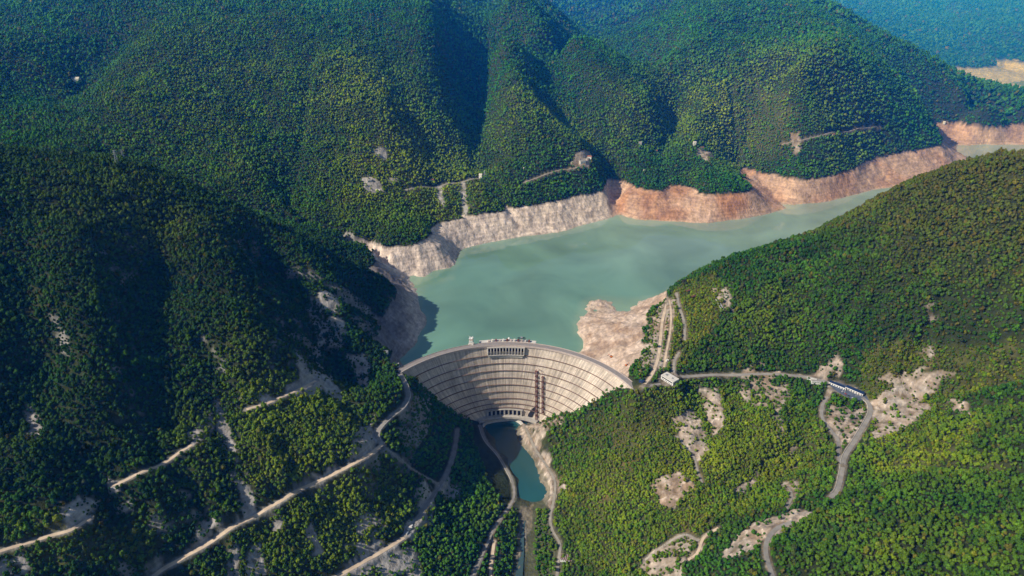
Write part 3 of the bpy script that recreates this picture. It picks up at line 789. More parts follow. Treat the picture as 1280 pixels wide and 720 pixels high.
mb.add(vs, [(2*k, 2*k+1, 2*k+3, 2*k+2) for k in range(len(riv)-1)]); o = mb.build('river_water', M['pool']); tag(o, kind='structure')
fcol(o.data, 'Col', np.tile(col(.05, .09, .09), (len(o.data.vertices), 1)))
# ------------------------------------------------------------------ the arch dam
PHI0 = math.atan2(74., 555.)
aA = math.atan2(DA[0]-DO[0], DA[1]-DO[1]); aB = math.atan2(DB[0]-DO[0], DB[1]-DO[1])
crown1 = DO+DR*np.array([math.sin(PHI0), math.cos(PHI0)]); crown0 = np.array([2., 1528.])
ZB, ZT = 20.0, 269.0
def lerp(a, b, t): return a+(b-a)*t
def dpt(s, z, off=0.0):
    """point of the downstream face; s = -1..1 along it, off = metres towards the lake"""
    h = max(0., min(1., (z-ZB)/(ZT-ZB)))
    R = lerp(92., DR, h**.85); c = crown0+(crown1-crown0)*h; c = c-np.array([math.sin(PHI0), math.cos(PHI0)])*10*math.sin(math.pi*h)
    ext = 1+.10*(1-h)
    ph = PHI0+(s*(aB-PHI0)*ext if s > 0 else s*(PHI0-aA)*ext)
    base = c-R*np.array([math.sin(PHI0), math.cos(PHI0)])
    q = base+(R+off)*np.array([math.sin(ph), math.cos(ph)])
    return (q[0], q[1], z)
def thick(z): return 10+44*(1-(z-ZB)/(ZT-ZB))**1.15
def dnorm(s, z):
    a = np.array(dpt(s, z, 0)); b = np.array(dpt(s, z, -1)); return b-a      # out of the downstream face
def dam_concrete():
    m, nt, b = mat('dam_concrete'); L = nt.links
    uv = N(nt, 'ShaderNodeUVMap', uv_map='UVMap'); ge = N(nt, 'ShaderNodeNewGeometry')
    def noise(sx, sy, sc, det=5, ro=.6):
        mp = N(nt, 'ShaderNodeMapping'); mp.inputs['Scale'].default_value = (sx, sy, 1); L.new(uv.outputs[0], mp.inputs[0])
        n = N(nt, 'ShaderNodeTexNoise'); n.inputs['Scale'].default_value = sc; n.inputs['Detail'].default_value = det; n.inputs['Roughness'].default_value = ro; L.new(mp.outputs[0], n.inputs['Vector']); return n.outputs['Fac']
    def rng(src, a, b_, c, d):
        r = N(nt, 'ShaderNodeMapRange'); r.inputs[1].default_value = a; r.inputs[2].default_value = b_; r.inputs[3].default_value = c; r.inputs[4].default_value = d; L.new(src, r.inputs[0]); return r.outputs[0]
    def mul(a, b_):
        k = N(nt, 'ShaderNodeMath', operation='MULTIPLY'); L.new(a, k.inputs[0]); L.new(b_, k.inputs[1]); return k.outputs[0]
    streak = rng(noise(1, .05, .16, 6, .7), .36, .62, .55, 1.22)
    fine = rng(noise(1, .4, .5, 4), .3, .7, .86, 1.12)
    blot = rng(noise(1, .6, .02, 6), .34, .66, .72, 1.16)
    # vertical block joints every 16 m, lift joints every 3 m
    br = N(nt, 'ShaderNodeTexBrick'); br.offset = 0; br.inputs['Scale'].default_value = 1; br.inputs['Brick Width'].default_value = 16; br.inputs['Row Height'].default_value = 9; br.inputs['Mortar Size'].default_value = .35; br.inputs['Mortar Smooth'].default_value = .4
    br.inputs['Color1'].default_value = (.93,.93,.93,1); br.inputs['Color2'].default_value = (1.05,1.05,1.05,1); br.inputs['Mortar'].default_value = (.72,.72,.72,1); L.new(uv.outputs[0], br.inputs['Vector'])
    sb = N(nt, 'ShaderNodeSeparateColor'); L.new(br.outputs['Color'], sb.inputs[0])
    f = mul(mul(mul(streak, fine), blot), sb.outputs[0])
    mixn = N(nt, 'ShaderNodeMix', data_type='RGBA'); mixn.inputs[6].default_value = (.62, .545, .475, 1); mixn.inputs[7].default_value = (.69, .565, .445, 1); L.new(noise(1, 1, .012, 3), mixn.inputs[0])
    sc = N(nt, 'ShaderNodeVectorMath', operation='SCALE'); L.new(mixn.outputs[2], sc.inputs[0]); L.new(f, sc.inputs['Scale'])
    L.new(sc.outputs[0], b.inputs['Base Color']); b.inputs['Roughness'].default_value = .9; b.inputs['Specular IOR Level'].default_value = .2
    bp = N(nt, 'ShaderNodeBump'); bp.inputs['Strength'].default_value = .6; bp.inputs['Distance'].default_value = .6; L.new(f, bp.inputs['Height']); L.new(bp.outputs[0], b.inputs['Normal'])
    return m
M['dam'] = dam_concrete()
dam = empty('arch_dam', (float(crown1[0]), float(crown1[1]), ZB)); tag(dam, 'curved pale concrete arch dam with stepped ledges closing the gorge', 'dam')
DL = Vector(dam.location)
def dbuild(mb, name, m, parent=None, smooth=False):
    off = DL if parent is None or parent is dam else DL
    mb.v = [tuple(Vector(v)-DL) for v in mb.v]; return mb.build(name, m, dam if parent is None else parent, smooth)
ns, nz = 120, 42
vs = []; uvs = []
for k in range(nz+1):
    z = ZB+(ZT-ZB)*k/nz
    for i in range(ns+1):
        s = -1+2*i/ns; vs.append(dpt(s, z)); uvs.append((s*370, z))
nf = len(vs)
for k in range(nz+1):
    z = ZB+(ZT-ZB)*k/nz
    for i in range(ns+1):
        s = -1+2*i/ns; vs.append(dpt(s, z, thick(z))); uvs.append((s*370, z))
w = ns+1; fs = []
for k in range(nz):
    for i in range(ns):
        a = k*w+i; fs.append((a, a+1, a+1+w, a+w)); b_ = nf+a; fs.append((b_+w, b_+w+1, b_+1, b_))
for i in range(ns):
    a = nz*w+i; fs.append((a, a+1, nf+a+1, nf+a))
for k in range(nz):
    for i, fl in ((0, False), (ns, True)):
        a = k*w+i; q = (a, a+w, nf+a+w, nf+a); fs.append(q if not fl else q[::-1])
me = bpy.data.meshes.new('wall_body'); me.from_pydata([tuple(Vector(v)-DL) for v in vs], [], fs)
ul = me.uv_layers.new(name='UVMap'); li = np.zeros(len(me.loops), np.int32); me.loops.foreach_get('vertex_index', li); ul.data.foreach_set('uv', np.array(uvs, np.float32)[li].ravel())
me.materials.append(M['dam'])
for p in me.polygons: p.use_smooth = len(set([round(p.normal.z, 1)])) and abs(p.normal.z) < .8
link('wall_body', me, dam)
def arc_box(mb, s0, s1, z0, z1, o0, o1, n=60, zref=None):
    """a strip that follows the face: between two heights and two offsets"""
    vs = []
    for i in range(n+1):
        s = s0+(s1-s0)*i/n
        for z, o in ((z0, o0), (z0, o1), (z1, o1), (z1, o0)):
            q = dpt(s, zref if zref is not None else z, o); vs.append((q[0], q[1], z))
    fs = [(4*i+j, 4*i+(j+1) % 4, 4*i+4+(j+1) % 4, 4*i+4+j) for i in range(n) for j in range(4)]+[(0, 3, 2, 1), (4*n, 4*n+1, 4*n+2, 4*n+3)]
    return mb.add(vs, fs)
# ledges: walkways along the face, rust dark to paint their shadow line, with railings
for k, z in enumerate([244, 222, 202, 182, 162, 142, 122, 106, 92]):
    e = .985
    mb = MB(); arc_box(mb, -e, e, z-.9, z, -2.6, .3, 90, z); lg = dbuild(mb, 'walkway', simple('walkway_shade_%d' % k, (.20, .14, .11), .9, .3, .1) if k == 0 else M['walk'])
    if k == 0: M['walk'] = lg.data.materials[0]
    mb = MB(); arc_box(mb, -e, e, z+1.0, z+1.15, -2.55, -2.4, 90, z)
    for i in range(0, 91):
        s = -e+2*e*i/90; q = dpt(s, z, -2.48); mb.bar((q[0], q[1], z), (q[0], q[1], z+1.1), .07, 4)
    mb.v = [tuple(Vector(v)-DL) for v in mb.v]; mb.build('railing', M['rust'], lg)
# crest road with parapets
mb = MB(); arc_box(mb, -1.0, 1.0, ZT-2.2, ZT+1.0, -3.0, 12.5, 120, ZT); dbuild(mb, 'crest_road', M['deck'])
for o0, o1 in ((-3.6, -3.0), (12.5, 13.1)):
    mb = MB(); arc_box(mb, -1.0, 1.0, ZT-2.6, ZT+2.4, o0, o1, 120, ZT); dbuild(mb, 'parapet', M['curb'])
mb = MB(); arc_box(mb, -.995, .995, ZT+1.0, ZT+1.35, -3.0, -1.2, 110, ZT); dbuild(mb, 'kerb', M['pale'])
# spillway bays in the middle of the crest
def s_at(px, z):
    """where along the face, at height z, a picture column meets it"""
    lo, hi = -1., 1.
    for _ in range(22):
        m = (lo+hi)/2; q = dpt(m, z)
        if 640+FOC*q[0]/(q[1]*cp-(z-CAMZ)*sp) < px: lo = m
        else: hi = m
    return (lo+hi)/2
def s_of(px): return s_at(px, ZT)
NB = 12
sa, sb_ = s_of(609), s_of(656)
mb = MB(); arc_box(mb, sa-.004, sb_+.004, ZT-23.5, ZT-22.4, -7.5, .3, 30, ZT-22); dbuild(mb, 'spillway_lip', M['concrete'])
mb = MB(); arc_box(mb, sa-.004, sb_+.004, ZT-3.4, ZT-1.6, -8.5, .3, 30, ZT); dbuild(mb, 'spillway_beam', M['concrete'])
for i in range(NB+1):
    s = sa+(sb_-sa)*i/NB; hw = .0031
    mb = MB(); vs = []
    for ss in (s-hw, s+hw):
        for z, o in ((ZT-22.8, .3), (ZT-22.8, -8.0), (ZT-14, -8.6), (ZT-3.4, -6.6), (ZT-3.4, .3)):
            q = dpt(ss, ZT-10, o); vs.append((q[0], q[1], z))
    mb.add(vs, [(0,1,2,3,4), (9,8,7,6,5)]+[(j, j+5, (j+1) % 5+5, (j+1) % 5) for j in range(5)]); dbuild(mb, 'spillway_pier', M['pale'])
for i in range(NB):
    s = sa+(sb_-sa)*(i+.5)/NB; h2 = (sb_-sa)/NB/2-.0034
    mb = MB(); arc_box(mb, s-h2, s+h2, ZT-22.7, ZT-3.5, -1.2, .2, 2, ZT-10); g = dbuild(mb, 'spillway_gate', M['dark'])
    mb = MB(); arc_box(mb, s-h2, s+h2, ZT-15.4, ZT-14.6, -2.2, -1.25, 2, ZT-10); mb.v = [tuple(Vector(v)-DL) for v in mb.v]; mb.build('gate_beam', M['rust'], g)
# spill chute shadowing ogee below the bays
mb = MB(); arc_box(mb, sa+.004, sb_-.004, ZT-30, ZT-24.6, -4.2, .2, 30, ZT-28); dbuild(mb, 'ogee_block', M['dam2'] if 'dam2' in M else M['pale'])
# outlets along the toe
oa, ob = s_at(609, 78), s_at(652, 78)
so = oa+(ob-oa)*(np.arange(8)+.5)/8; hwo = (ob-oa)/16-.006
mb = MB(); arc_box(mb, -.62, .42, 64, 70, -13, 6, 40, 66); dbuild(mb, 'toe_apron', M['concrete'])
mb = MB(); arc_box(mb, oa-.02, ob+.02, 87.0, 88.6, -6.0, .3, 40, 78); dbuild(mb, 'outlet_beam', M['concrete'])
for i, s in enumerate(so):
    mb = MB(); arc_box(mb, s-hwo, s+hwo, 70, 86.9, -1.6, .2, 3, 78); dbuild(mb, 'outlet_opening', M['dark'])
for i in range(9):
    s = oa+(ob-oa)*i/8
    mb = MB(); arc_box(mb, s-.012, s+.012, 70, 86.9, -5.4, .2, 2, 78); dbuild(mb, 'outlet_pier', M['concrete'])
# tall dark portal right of the outlets
s1 = s_at(665, 84)
mb = MB(); vs = []; cpts = [(-.035, 64), (-.045, 78), (-.02, 98), (.012, 106), (.03, 90), (.034, 72)]
for o in (-1.4, .3):
    for ds, z in cpts: q = dpt(s1+ds, z, o); vs.append((q[0], q[1], z))
n_ = len(cpts); mb.add(vs, [tuple(range(n_)), tuple(range(2*n_-1, n_-1, -1))]+[(j, j+n_, (j+1) % n_+n_, (j+1) % n_) for j in range(n_)]); dbuild(mb, 'service_portal', M['dark'])
# gate hoist housings and platform on the lake side of the crest
mb = MB(); arc_box(mb, s_of(601), s_of(668), ZT-9, ZT+1.6, 13.2, 26, 40, ZT); dbuild(mb, 'hoist_platform', M['pale'])
for i in range(12):
    s = s_of(612)+(s_of(660)-s_of(612))*i/11
    mb = MB(); arc_box(mb, s-.006, s+.006, ZT+1.6, ZT+(6.2 if i % 3 else 4.6), 15, 22, 2, ZT); dbuild(mb, 'hoist_housing', [M['curb'], M['pale'], M['rust']][(i*7) % 3])

# intake hoist tower at the left end of the platform
q = dpt(s_of(591), ZT, 17); t = empty('hoist_tower', (q[0], q[1], ZT-6), -.2); tag(t, 'pale lattice hoist tower standing on the crest of the dam', 'tower')
mb = MB().box(-7, 7, -6, 6, 0, 7.6); mb.build('tower_base', M['pale'], t)
for sx in (-1, 1):
    for sy in (-1, 1): MB().bar((sx*4.6, sy*4, 7.6), (sx*3.4, sy*3, 27), .8).build('leg', M['white'], t)
for sy in (-3.6, 3.6):
    mb = MB()
    for z0, z1 in ((8, 14), (14, 20), (20, 26)): mb.bar((-4.4, sy, z0), (4.2, sy, z1), .3); mb.bar((4.4, sy, z0), (-4.2, sy, z1), .3)
    mb.build('bracing', M['white'], t)
MB().box(-4.5, 4.5, -4, 4, 19, 24).build('cabin', M['curb'], t); MB().box(-5, 5, -4.6, 4.6, 24.05, 24.9).build('cabin_roof', M['white'], t)
MB().bar((-3, 0, 24.9), (-6, 0, 31), .45).build('jib', M['white'], t); MB().bar((2, 0, 24.9), (5, 0, 31), .45).build('jib', M['white'], t)
# gantry crane on the platform
q = dpt(s_of(651), ZT, 19); t = empty('gantry_crane', (q[0], q[1], ZT+1.6), .1); tag(t, 'dark steel gantry crane spanning the hoists on the dam crest', 'crane')
for sx in (-7, 7):
    for sy in (-4, 4): MB().bar((sx, sy, 0), (sx*.85, sy*.8, 8.2), .45).build('leg', M['dark'], t)
MB().box(-10, 10, -3.6, -2.6, 8.2, 9.6).box(-10, 10, 2.6, 3.6, 8.2, 9.6).build('girder', M['dark'], t); MB().box(-2.5, 2.5, -3.8, 3.8, 9.65, 11.6).build('trolley', M['steel'], t)
q = dpt(s_of(636), ZT, 24); t = empty('dome_hut', (q[0], q[1], ZT+1.6)); tag(t, 'small white domed hut on the lake side of the dam crest', 'hut')
MB().cyl(0, 0, 0, 3.4, 3.0, n=16).build('wall', M['white'], t); mb = MB()
for k in range(4): a0 = k*math.pi/8; a1 = (k+1)*math.pi/8; mb.cyl(0, 0, 3.42+3*math.sin(a0), 3.42+3*math.sin(a1), 3.2*math.cos(a0), max(.05, 3.2*math.cos(a1)), 16)
mb.build('dome', M['white'], t)

# steel stair towers on the face
def stair(px_, z0, z1, wd, label, lean=False):
    q = dpt(s_at(px_, z0), z0, -6); t = empty('stair_tower', q); sx_ = s_at(px_, 150); tag(t, label, 'stair tower')
    o0 = Vector(q); fr = MB(); nr = dnorm(sx_, 150); nr = Vector((nr[0], nr[1], 0)).normalized(); tg = Vector((-nr.y, nr.x, 0))
    def at(z, a, b):
        p = Vector(dpt(s_at(px_, z), z, 0)); p = Vector((p.x, p.y, z))+tg*a+nr*b; return p-o0
    zs = np.arange(z0, z1, 7.0)
    for a in (-wd, wd):
        for b in (1.2, 6.0):
            cm = MB()
            for k in range(len(zs)-1): cm.bar(at(zs[k], a, b), at(zs[k+1], a, b), .42)
            cm.build('column', M['rust'], t)
    for k in range(len(zs)-1):
        for b in (1.2, 6.0):
            fr.bar(at(zs[k], -wd, b), at(zs[k+1], wd, b), .26); fr.bar(at(zs[k], -wd, b), at(zs[k], wd, b), .28)
        for a in (-wd, wd): fr.bar(at(zs[k], a, 1.2), at(zs[k+1], a, 6.0), .22)
    fr.build('bracing', M['rust'], t)
    for k in range(0, len(zs), 2):
        p = at(zs[k], 0, 3.6); Mx = Matrix.Translation(p)@Matrix(((tg.x, nr.x, 0, 0), (tg.y, nr.y, 0, 0), (0, 0, 1, 0), (0, 0, 0, 1)))
        MB().box(-wd-.8, wd+.8, -3.2, 3.2, -.2, .2, Mx).build('landing', M['rust'], t)
        if k+2 < len(zs): MB().bar(at(zs[k], -wd*.7, 3.6), at(zs[k+2], wd*.7, 3.6), .55).build('stair_flight', M['steel'], t)
sA = .66
stair(671, 68, 214, 2.6, 'tall red brown steel stair tower climbing the sunlit dam face')
stair(679, 98, 202, 2.0, 'shorter rusty steel stair tower right of the tall one on the dam face')
q0 = Vector(dpt(s_at(671, 212), 212, -4)); mb = MB(); prev = None
for k in range(11):
    a = math.pi*k/10; z = 202+10*(1-k/10)+8*math.sin(a); s = s_at(675-4*math.cos(a), z); pz = Vector(dpt(s, z, -5)); pz = Vector((pz.x, pz.y, z))-q0
    if prev is not None: mb.bar(prev, pz, .5, 6)
    prev = pz
o = mb.build('service_pipe', M['rust']); o.location = q0; tag(o, 'bent rusty pipe joining the two stair towers on the dam', 'pipe')

# training wall and weir at the head of the pool
wl = [(603,536),(606,529),(614,526),(628,524),(642,523.5),(650,527),(656,534)]
c = cr_path([P(a, b, 56) for a, b in wl], 4)
mb = MB(); vs = []
t_ = np.gradient(c[:, :2], axis=0); t_ /= np.linalg.norm(t_, axis=1)[:, None]; nn = np.stack([-t_[:, 1], t_[:, 0]], 1)
for k in range(len(c)):
    for s, z in ((-2.4, 44), (-2.4, 58), (2.4, 58), (2.4, 44)): vs.append((c[k, 0]+nn[k, 0]*s, c[k, 1]+nn[k, 1]*s, z))
mb.add(vs, [(4*k+j, 4*k+j+1, 4*k+5+j, 4*k+4+j) for k in range(len(c)-1) for j in range(3)]); o = mb.build('weir', M['pale']); tag(o, 'low curved concrete weir at the head of the dark pool below the dam', 'weir')
# ------------------------------------------------------------------ trees
def tree_material(name, attr):
    m, nt, b = mat(name); L = nt.links
    if attr: c = N(nt, 'ShaderNodeAttribute', attribute_name='tint', attribute_type='INSTANCER').outputs['Color']
    else: c = N(nt, 'ShaderNodeObjectInfo').outputs['Color']
    tc = N(nt, 'ShaderNodeTexCoord'); no = N(nt, 'ShaderNodeTexNoise'); no.inputs['Scale'].default_value = 2.4; no.inputs['Detail'].default_value = 3; L.new(tc.outputs['Object'], no.inputs['Vector'])
    r = N(nt, 'ShaderNodeMapRange'); r.inputs[1].default_value = .3; r.inputs[2].default_value = .7; r.inputs[3].default_value = .6; r.inputs[4].default_value = 1.4; L.new(no.outputs['Fac'], r.inputs[0])
    sc = N(nt, 'ShaderNodeVectorMath', operation='SCALE'); L.new(c, sc.inputs[0]); L.new(r.outputs[0], sc.inputs['Scale']); L.new(sc.outputs[0], b.inputs['Base Color'])
    b.inputs['Roughness'].default_value = .75; b.inputs['Specular IOR Level'].default_value = .12
    return m
M['leaf'] = tree_material('foliage', True); M['leaf_single'] = tree_material('foliage_single', False)
M['bark'] = simple('bark', (.07,.055,.045), .9, .2, 2)
def crown_mesh(seed, kind, m, leaves=170, sub=2, trunk=True):
    """unit tree (about 1 high, crown about 1 wide): limbs, lumpy crown mass and loose leaf clumps"""
    R = random.Random(seed); bm = bmesh.new()
    if trunk:
        def limb(a, b, r0, r1):
            a = Vector(a); b = Vector(b); d = (b-a).normalized(); u = d.orthogonal().normalized(); v = d.cross(u); ra = []; rb = []
            for k in range(5):
                t = 2*math.pi*k/5; e = u*math.cos(t)+v*math.sin(t); ra.append(bm.verts.new(a+e*r0)); rb.append(bm.verts.new(b+e*r1))
            for k in range(5): bm.faces.new((ra[k], ra[(k+1) % 5], rb[(k+1) % 5], rb[k])).material_index = 1
        limb((0, 0, -.12), (.01, 0, .55), .04, .022)
        for k in range(4):
            a = k*1.6+R.random(); limb((0, 0, .28+.07*k), (.26*math.cos(a), .26*math.sin(a), .5+.06*k), .018, .006)
    if kind == 'broad':
        lumps = [(0, 0, .56, .30)]+[(R.uniform(.16, .30)*math.cos(a), R.uniform(.16, .30)*math.sin(a), R.uniform(.38, .74), R.uniform(.15, .24)) for a in [k*2*math.pi/6+R.random()*.7 for k in range(6)]]+[(R.uniform(-.1, .1), R.uniform(-.1, .1), .82, .16)]
    else:
        lumps = [(0, 0, .22+.17*k, .24*(1-k/5.2)) for k in range(5)]
    for lx, ly, lz, lr in lumps:
        r = bmesh.ops.create_icosphere(bm, subdivisions=sub if lr > .14 else max(1, sub-1), radius=lr)
        ph = R.random()*50
        for v in r['verts']:
            n = mnoise.noise(v.co*9+Vector((ph, 0, 0)))+.5*mnoise.noise(v.co*22+Vector((0, ph, 0)))
            v.co *= 1+.34*n; v.co.z *= .82 if kind == 'broad' else 1.25
            v.co += Vector((lx, ly, lz))
    for k in range(leaves):
        lx, ly, lz, lr = R.choice(lumps); d = Vector((R.gauss(0, 1), R.gauss(0, 1), R.gauss(.35, 1))).normalized()
        c = Vector((lx, ly, lz))+d*lr*R.uniform(.9, 1.28); s = R.uniform(.022, .05); u = d.orthogonal().normalized(); u = (Matrix.Rotation(R.random()*6, 3, d)@u); n2 = (d+u*R.uniform(-.9, .9)).normalized(); u = n2.orthogonal().normalized(); v = n2.cross(u)
        q = [bm.verts.new(c+u*s*a+v*s*b) for a, b in ((-1, -.7), (1, -.9), (.8, 1), (-1.1, .8))]; bm.faces.new(q)
    me = bpy.data.meshes.new('tree'); bm.to_mesh(me); bm.free(); me.materials.append(m); me.materials.append(M['bark'])
    for p in me.polygons: p.use_smooth = p.material_index == 0 and len(p.vertices) == 3
    return me
protos = bpy.data.collections.new('tree_kinds')      # not linked to the scene: only instanced
NEAR, FAR = [], []
for k in range(6): NEAR.append(crown_mesh(10+k, 'broad' if k < 5 else 'conifer', M['leaf'], 200, 2))
for k in range(5): FAR.append(crown_mesh(40+k, 'broad' if k < 4 else 'conifer', M['leaf'], 30, 1, False))
def proto_coll(name, meshes):
    c = bpy.data.collections.new(name)
    for k, me in enumerate(meshes):
        o = bpy.data.objects.new('%s_%02d' % (name, k), me); c.objects.link(o)
    return c
CN = proto_coll('near_kind', NEAR); CF = proto_coll('far_kind', FAR)
# visibility along each bearing (with a margin, so a step to the side still finds trees)
elev = (HG-CAMZ)/R2
run = np.maximum.accumulate(np.concatenate([np.full((1, NA), -9.), elev[:-1]], 0), 0)
VIS = elev-run       # >0: seen
# tree candidates
rng = np.random.default_rng(7)
T = []
def ring(r0, r1, cell):
    n = int((math.radians(92)/2)*(r1*r1-r0*r0)/(cell*cell)); 
    gx_ = np.arange(-r1*.79, r1*.79, cell); gy_ = np.arange(r0*.6, r1, cell*.9); X, Y = np.meshgrid(gx_, gy_); X = X+(np.arange(len(gy_)) % 2)[:, None]*cell*.5
    X = X.ravel()+rng.uniform(-.42, .42, X.size)*cell; Y = Y.ravel()+rng.uniform(-.42, .42, X.size)*cell
    r = np.hypot(X, Y); a = np.abs(np.arctan2(X, Y)); m = (r >= r0) & (r < r1) & (a < math.radians(52))
    X, Y = X[m], Y[m]; T.append((X, Y, np.full(len(X), cell)))
for r0, r1, c in ((560, 1250, 6.8), (1250, 1900, 7.1), (1900, 2600, 7.6), (2600, 3400, 8.2), (3400, 4500, 10.5), (4500, 8200, 19)): ring(r0, r1, c)
ring(560, 2050, 4.6)
tx = np.concatenate([t[0] for t in T]); ty = np.concatenate([t[1] for t in T]); tc_ = np.concatenate([t[2] for t in T])
th = g_sample(HG, tx, ty); tv = g_sample(VIS, tx, ty); td = np.hypot(tx, ty)
# in view (with margin)
zc = ty*cp-(th-CAMZ)*sp; yc = ty*sp+(th-CAMZ)*cp
upx = tx/zc*FOC; vpx = yc/zc*FOC
rivp = [P(a, b, 40)[:2] for a, b in [(646,634),(672,636),(668,664),(664,692),(662,722),(656,800),(660,900),(590,900),(628,800),(638,722),(644,690),(648,660)]]
m2 = (~basin(tx, ty) & ~((np.abs(tx) < 400) & (polydist(tx, ty, pool_pts) < 3)) & ~((np.abs(tx) < 400) & inpoly(tx, ty, rivp)) & (th > 38)) | (th > WL+3)

base_ok = (tv > -(30/td)) & (np.abs(upx) < 800) & (vpx < 420) & (vpx > -470) & m2
tx, ty, tc_, th, td = [a[base_ok] for a in (tx, ty, tc_, th, td)]
cl_ = g_sample(CLEAR.reshape(NR, NA), tx, ty); nr_ = g_sample(near.reshape(NR, NA), tx, ty); bt = g_sample(bare_t.reshape(NR, NA), tx, ty); gr = g_sample(grass.reshape(NR, NA), tx, ty); bd = g_sample(band.reshape(NR, NA), tx, ty)
gr = gr*(1-.6*sstep(2300, 2500, td)); u1 = rng.random(len(tx)); u2 = rng.random(len(tx)); u3 = rng.random(len(tx)); u4 = rng.random(len(tx))
gap = fbm(tx, ty, 34, 2, 301)
keepm = (nr_ < .12) & (cl_ < .4+.25*u1) & ~((gap > .42) & (u3 < .55)) & (bd < .3) & (u1 > np.where(tc_ < 5, np.clip(1.15*bt-.18, 0, .9)+(bt+gr < .35), np.clip(bt*1.25-.12, 0, .96))) & (u2 > gr*.42)
# nothing grows on the dam
for_dam = np.zeros(len(tx), bool)
dd = np.hypot(tx-DO[0], ty-DO[1])-DR
for_dam = (ty > 1340) & (np.abs(tx) < 300) & (dd > -8) & (dd < 20) & (np.arctan2(tx-DO[0], ty-DO[1]) > aA-.01) & (np.arctan2(tx-DO[0], ty-DO[1]) < aB+.01)
low_dam = (np.hypot((tx-5)/105, (ty-1520)/42) < 1)
keepm &= ~for_dam & ~low_dam
tx, ty, tc_, th, td, gr, bt, u2, u3, u4 = [a[keepm] for a in (tx, ty, tc_, th, td, gr, bt, u2, u3, u4)]
n = len(tx); print('trees', n)
shrub = (gr*.9+bt*.6 > u3+.10) & (tc_ > 5)
size = tc_*1.30*(.58+.30*u2+.62*u4**4)*(1+.22*fbm(tx, ty, 75, 2, 302))*np.where(shrub, .55, 1.0)
hgt = size*(.85+.45*u4)
# what colour the crown has: dark woods, sunny yellow-green, autumn browns in places, painted sun and shade
b1 = fbm(tx, ty, 180, 3, 201); b2 = fbm(tx, ty, 60, 2, 202); b3 = fbm(tx, ty, 420, 2, 203)
v = rng.random(n); w_ = rng.random(n)
dark = np.array([.022, .085, .011]); mid = np.array([.080, .185, .014]); lit = np.array([.22, .28, .012]); olive = np.array([.22, .18, .02]); rust_ = np.array([.14, .072, .024]); yel = np.array([.21, .145, .022]); grey = np.array([.085, .085, .045])
tint = np.tile(dark, (n, 1)); k_ = np.clip(.42+.42*b2+.55*(v-.5)+.3*b1, 0, 1); tint = tint*(1-k_[:, None])+mid*k_[:, None]
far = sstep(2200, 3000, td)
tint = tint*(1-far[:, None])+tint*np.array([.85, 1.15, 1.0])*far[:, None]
yl = np.clip(.9*gr+.45*sstep(.1, .5, b1)*(1-far*.3)-.15, 0, 1)*(.4+.6*w_); tint = tint*(1-yl[:, None])+lit*yl[:, None]
ol = np.clip(gr*.8, 0, 1)*(w_ > .6)*.8; tint = tint*(1-ol[:, None])+olive*ol[:, None]
aut = .03+.05*(tx > 100)*(ty < 2300)+.10*sstep(.0, .5, b3)+.45*sstep(700, 1400, tx)*sstep(1150, 1700, ty)*(ty < 2300)*(.45+.55*sstep(-.3, .4, b2))+.03*(td > 2400)*sstep(.15, .5, b1)
am = rng.random(n) < aut; am2 = rng.random(n)
tint[am] = tint[am]*.35+(rust_*(am2[am] < .45)[:, None]+yel*((am2[am] >= .45) & (am2[am] < .68))[:, None]+grey*(am2[am] >= .68)[:, None])*.65
tint *= ((.7+.6*rng.random(n))*(1+.40*fbm(tx, ty, 90, 3, 411))*(1+.30*fbm(tx, ty, 330, 2, 412)))[:, None]
tint *= (1+fbm(tx, ty, 140, 2, 413)[:, None]*np.array([.35, .0, .1]))
wood_shade = (1-sstep(-330, -180, tx))*(1-sstep(2050, 2250, ty)); tint *= np.array([.94, 1.05, .9]); tint *= (1-.45*wood_shade*(1-.8*gr))[:, None]  # near left woods: slope shade painted into the crown colour
rr_ = sstep(250, 500, tx)*(1-sstep(2200, 2400, ty)); tint *= (1-.15*rr_)[:, None]; hb = np.clip(sstep(750, 1200, tx)*sstep(1250, 1600, ty)*(ty < 2300)*(.3+.7*w_), 0, .5); tint = tint*(1-hb[:, None])+np.array([.155, .125, .026])*hb[:, None]
glade = np.zeros(n)      # sunlight painted into the crowns, over partly real lighter green stands
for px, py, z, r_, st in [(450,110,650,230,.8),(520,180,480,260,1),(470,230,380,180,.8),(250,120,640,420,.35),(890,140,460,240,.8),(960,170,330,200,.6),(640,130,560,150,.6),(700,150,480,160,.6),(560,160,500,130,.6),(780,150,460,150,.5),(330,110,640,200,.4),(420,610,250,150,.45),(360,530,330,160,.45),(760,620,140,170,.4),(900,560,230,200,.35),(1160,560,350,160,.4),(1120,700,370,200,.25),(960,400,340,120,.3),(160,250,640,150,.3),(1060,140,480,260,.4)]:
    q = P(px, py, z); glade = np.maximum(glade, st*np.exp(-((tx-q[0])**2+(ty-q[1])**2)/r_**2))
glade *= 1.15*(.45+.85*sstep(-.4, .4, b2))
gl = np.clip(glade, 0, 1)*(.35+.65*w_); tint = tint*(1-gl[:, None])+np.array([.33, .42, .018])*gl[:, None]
kind_far = (td > 2450)
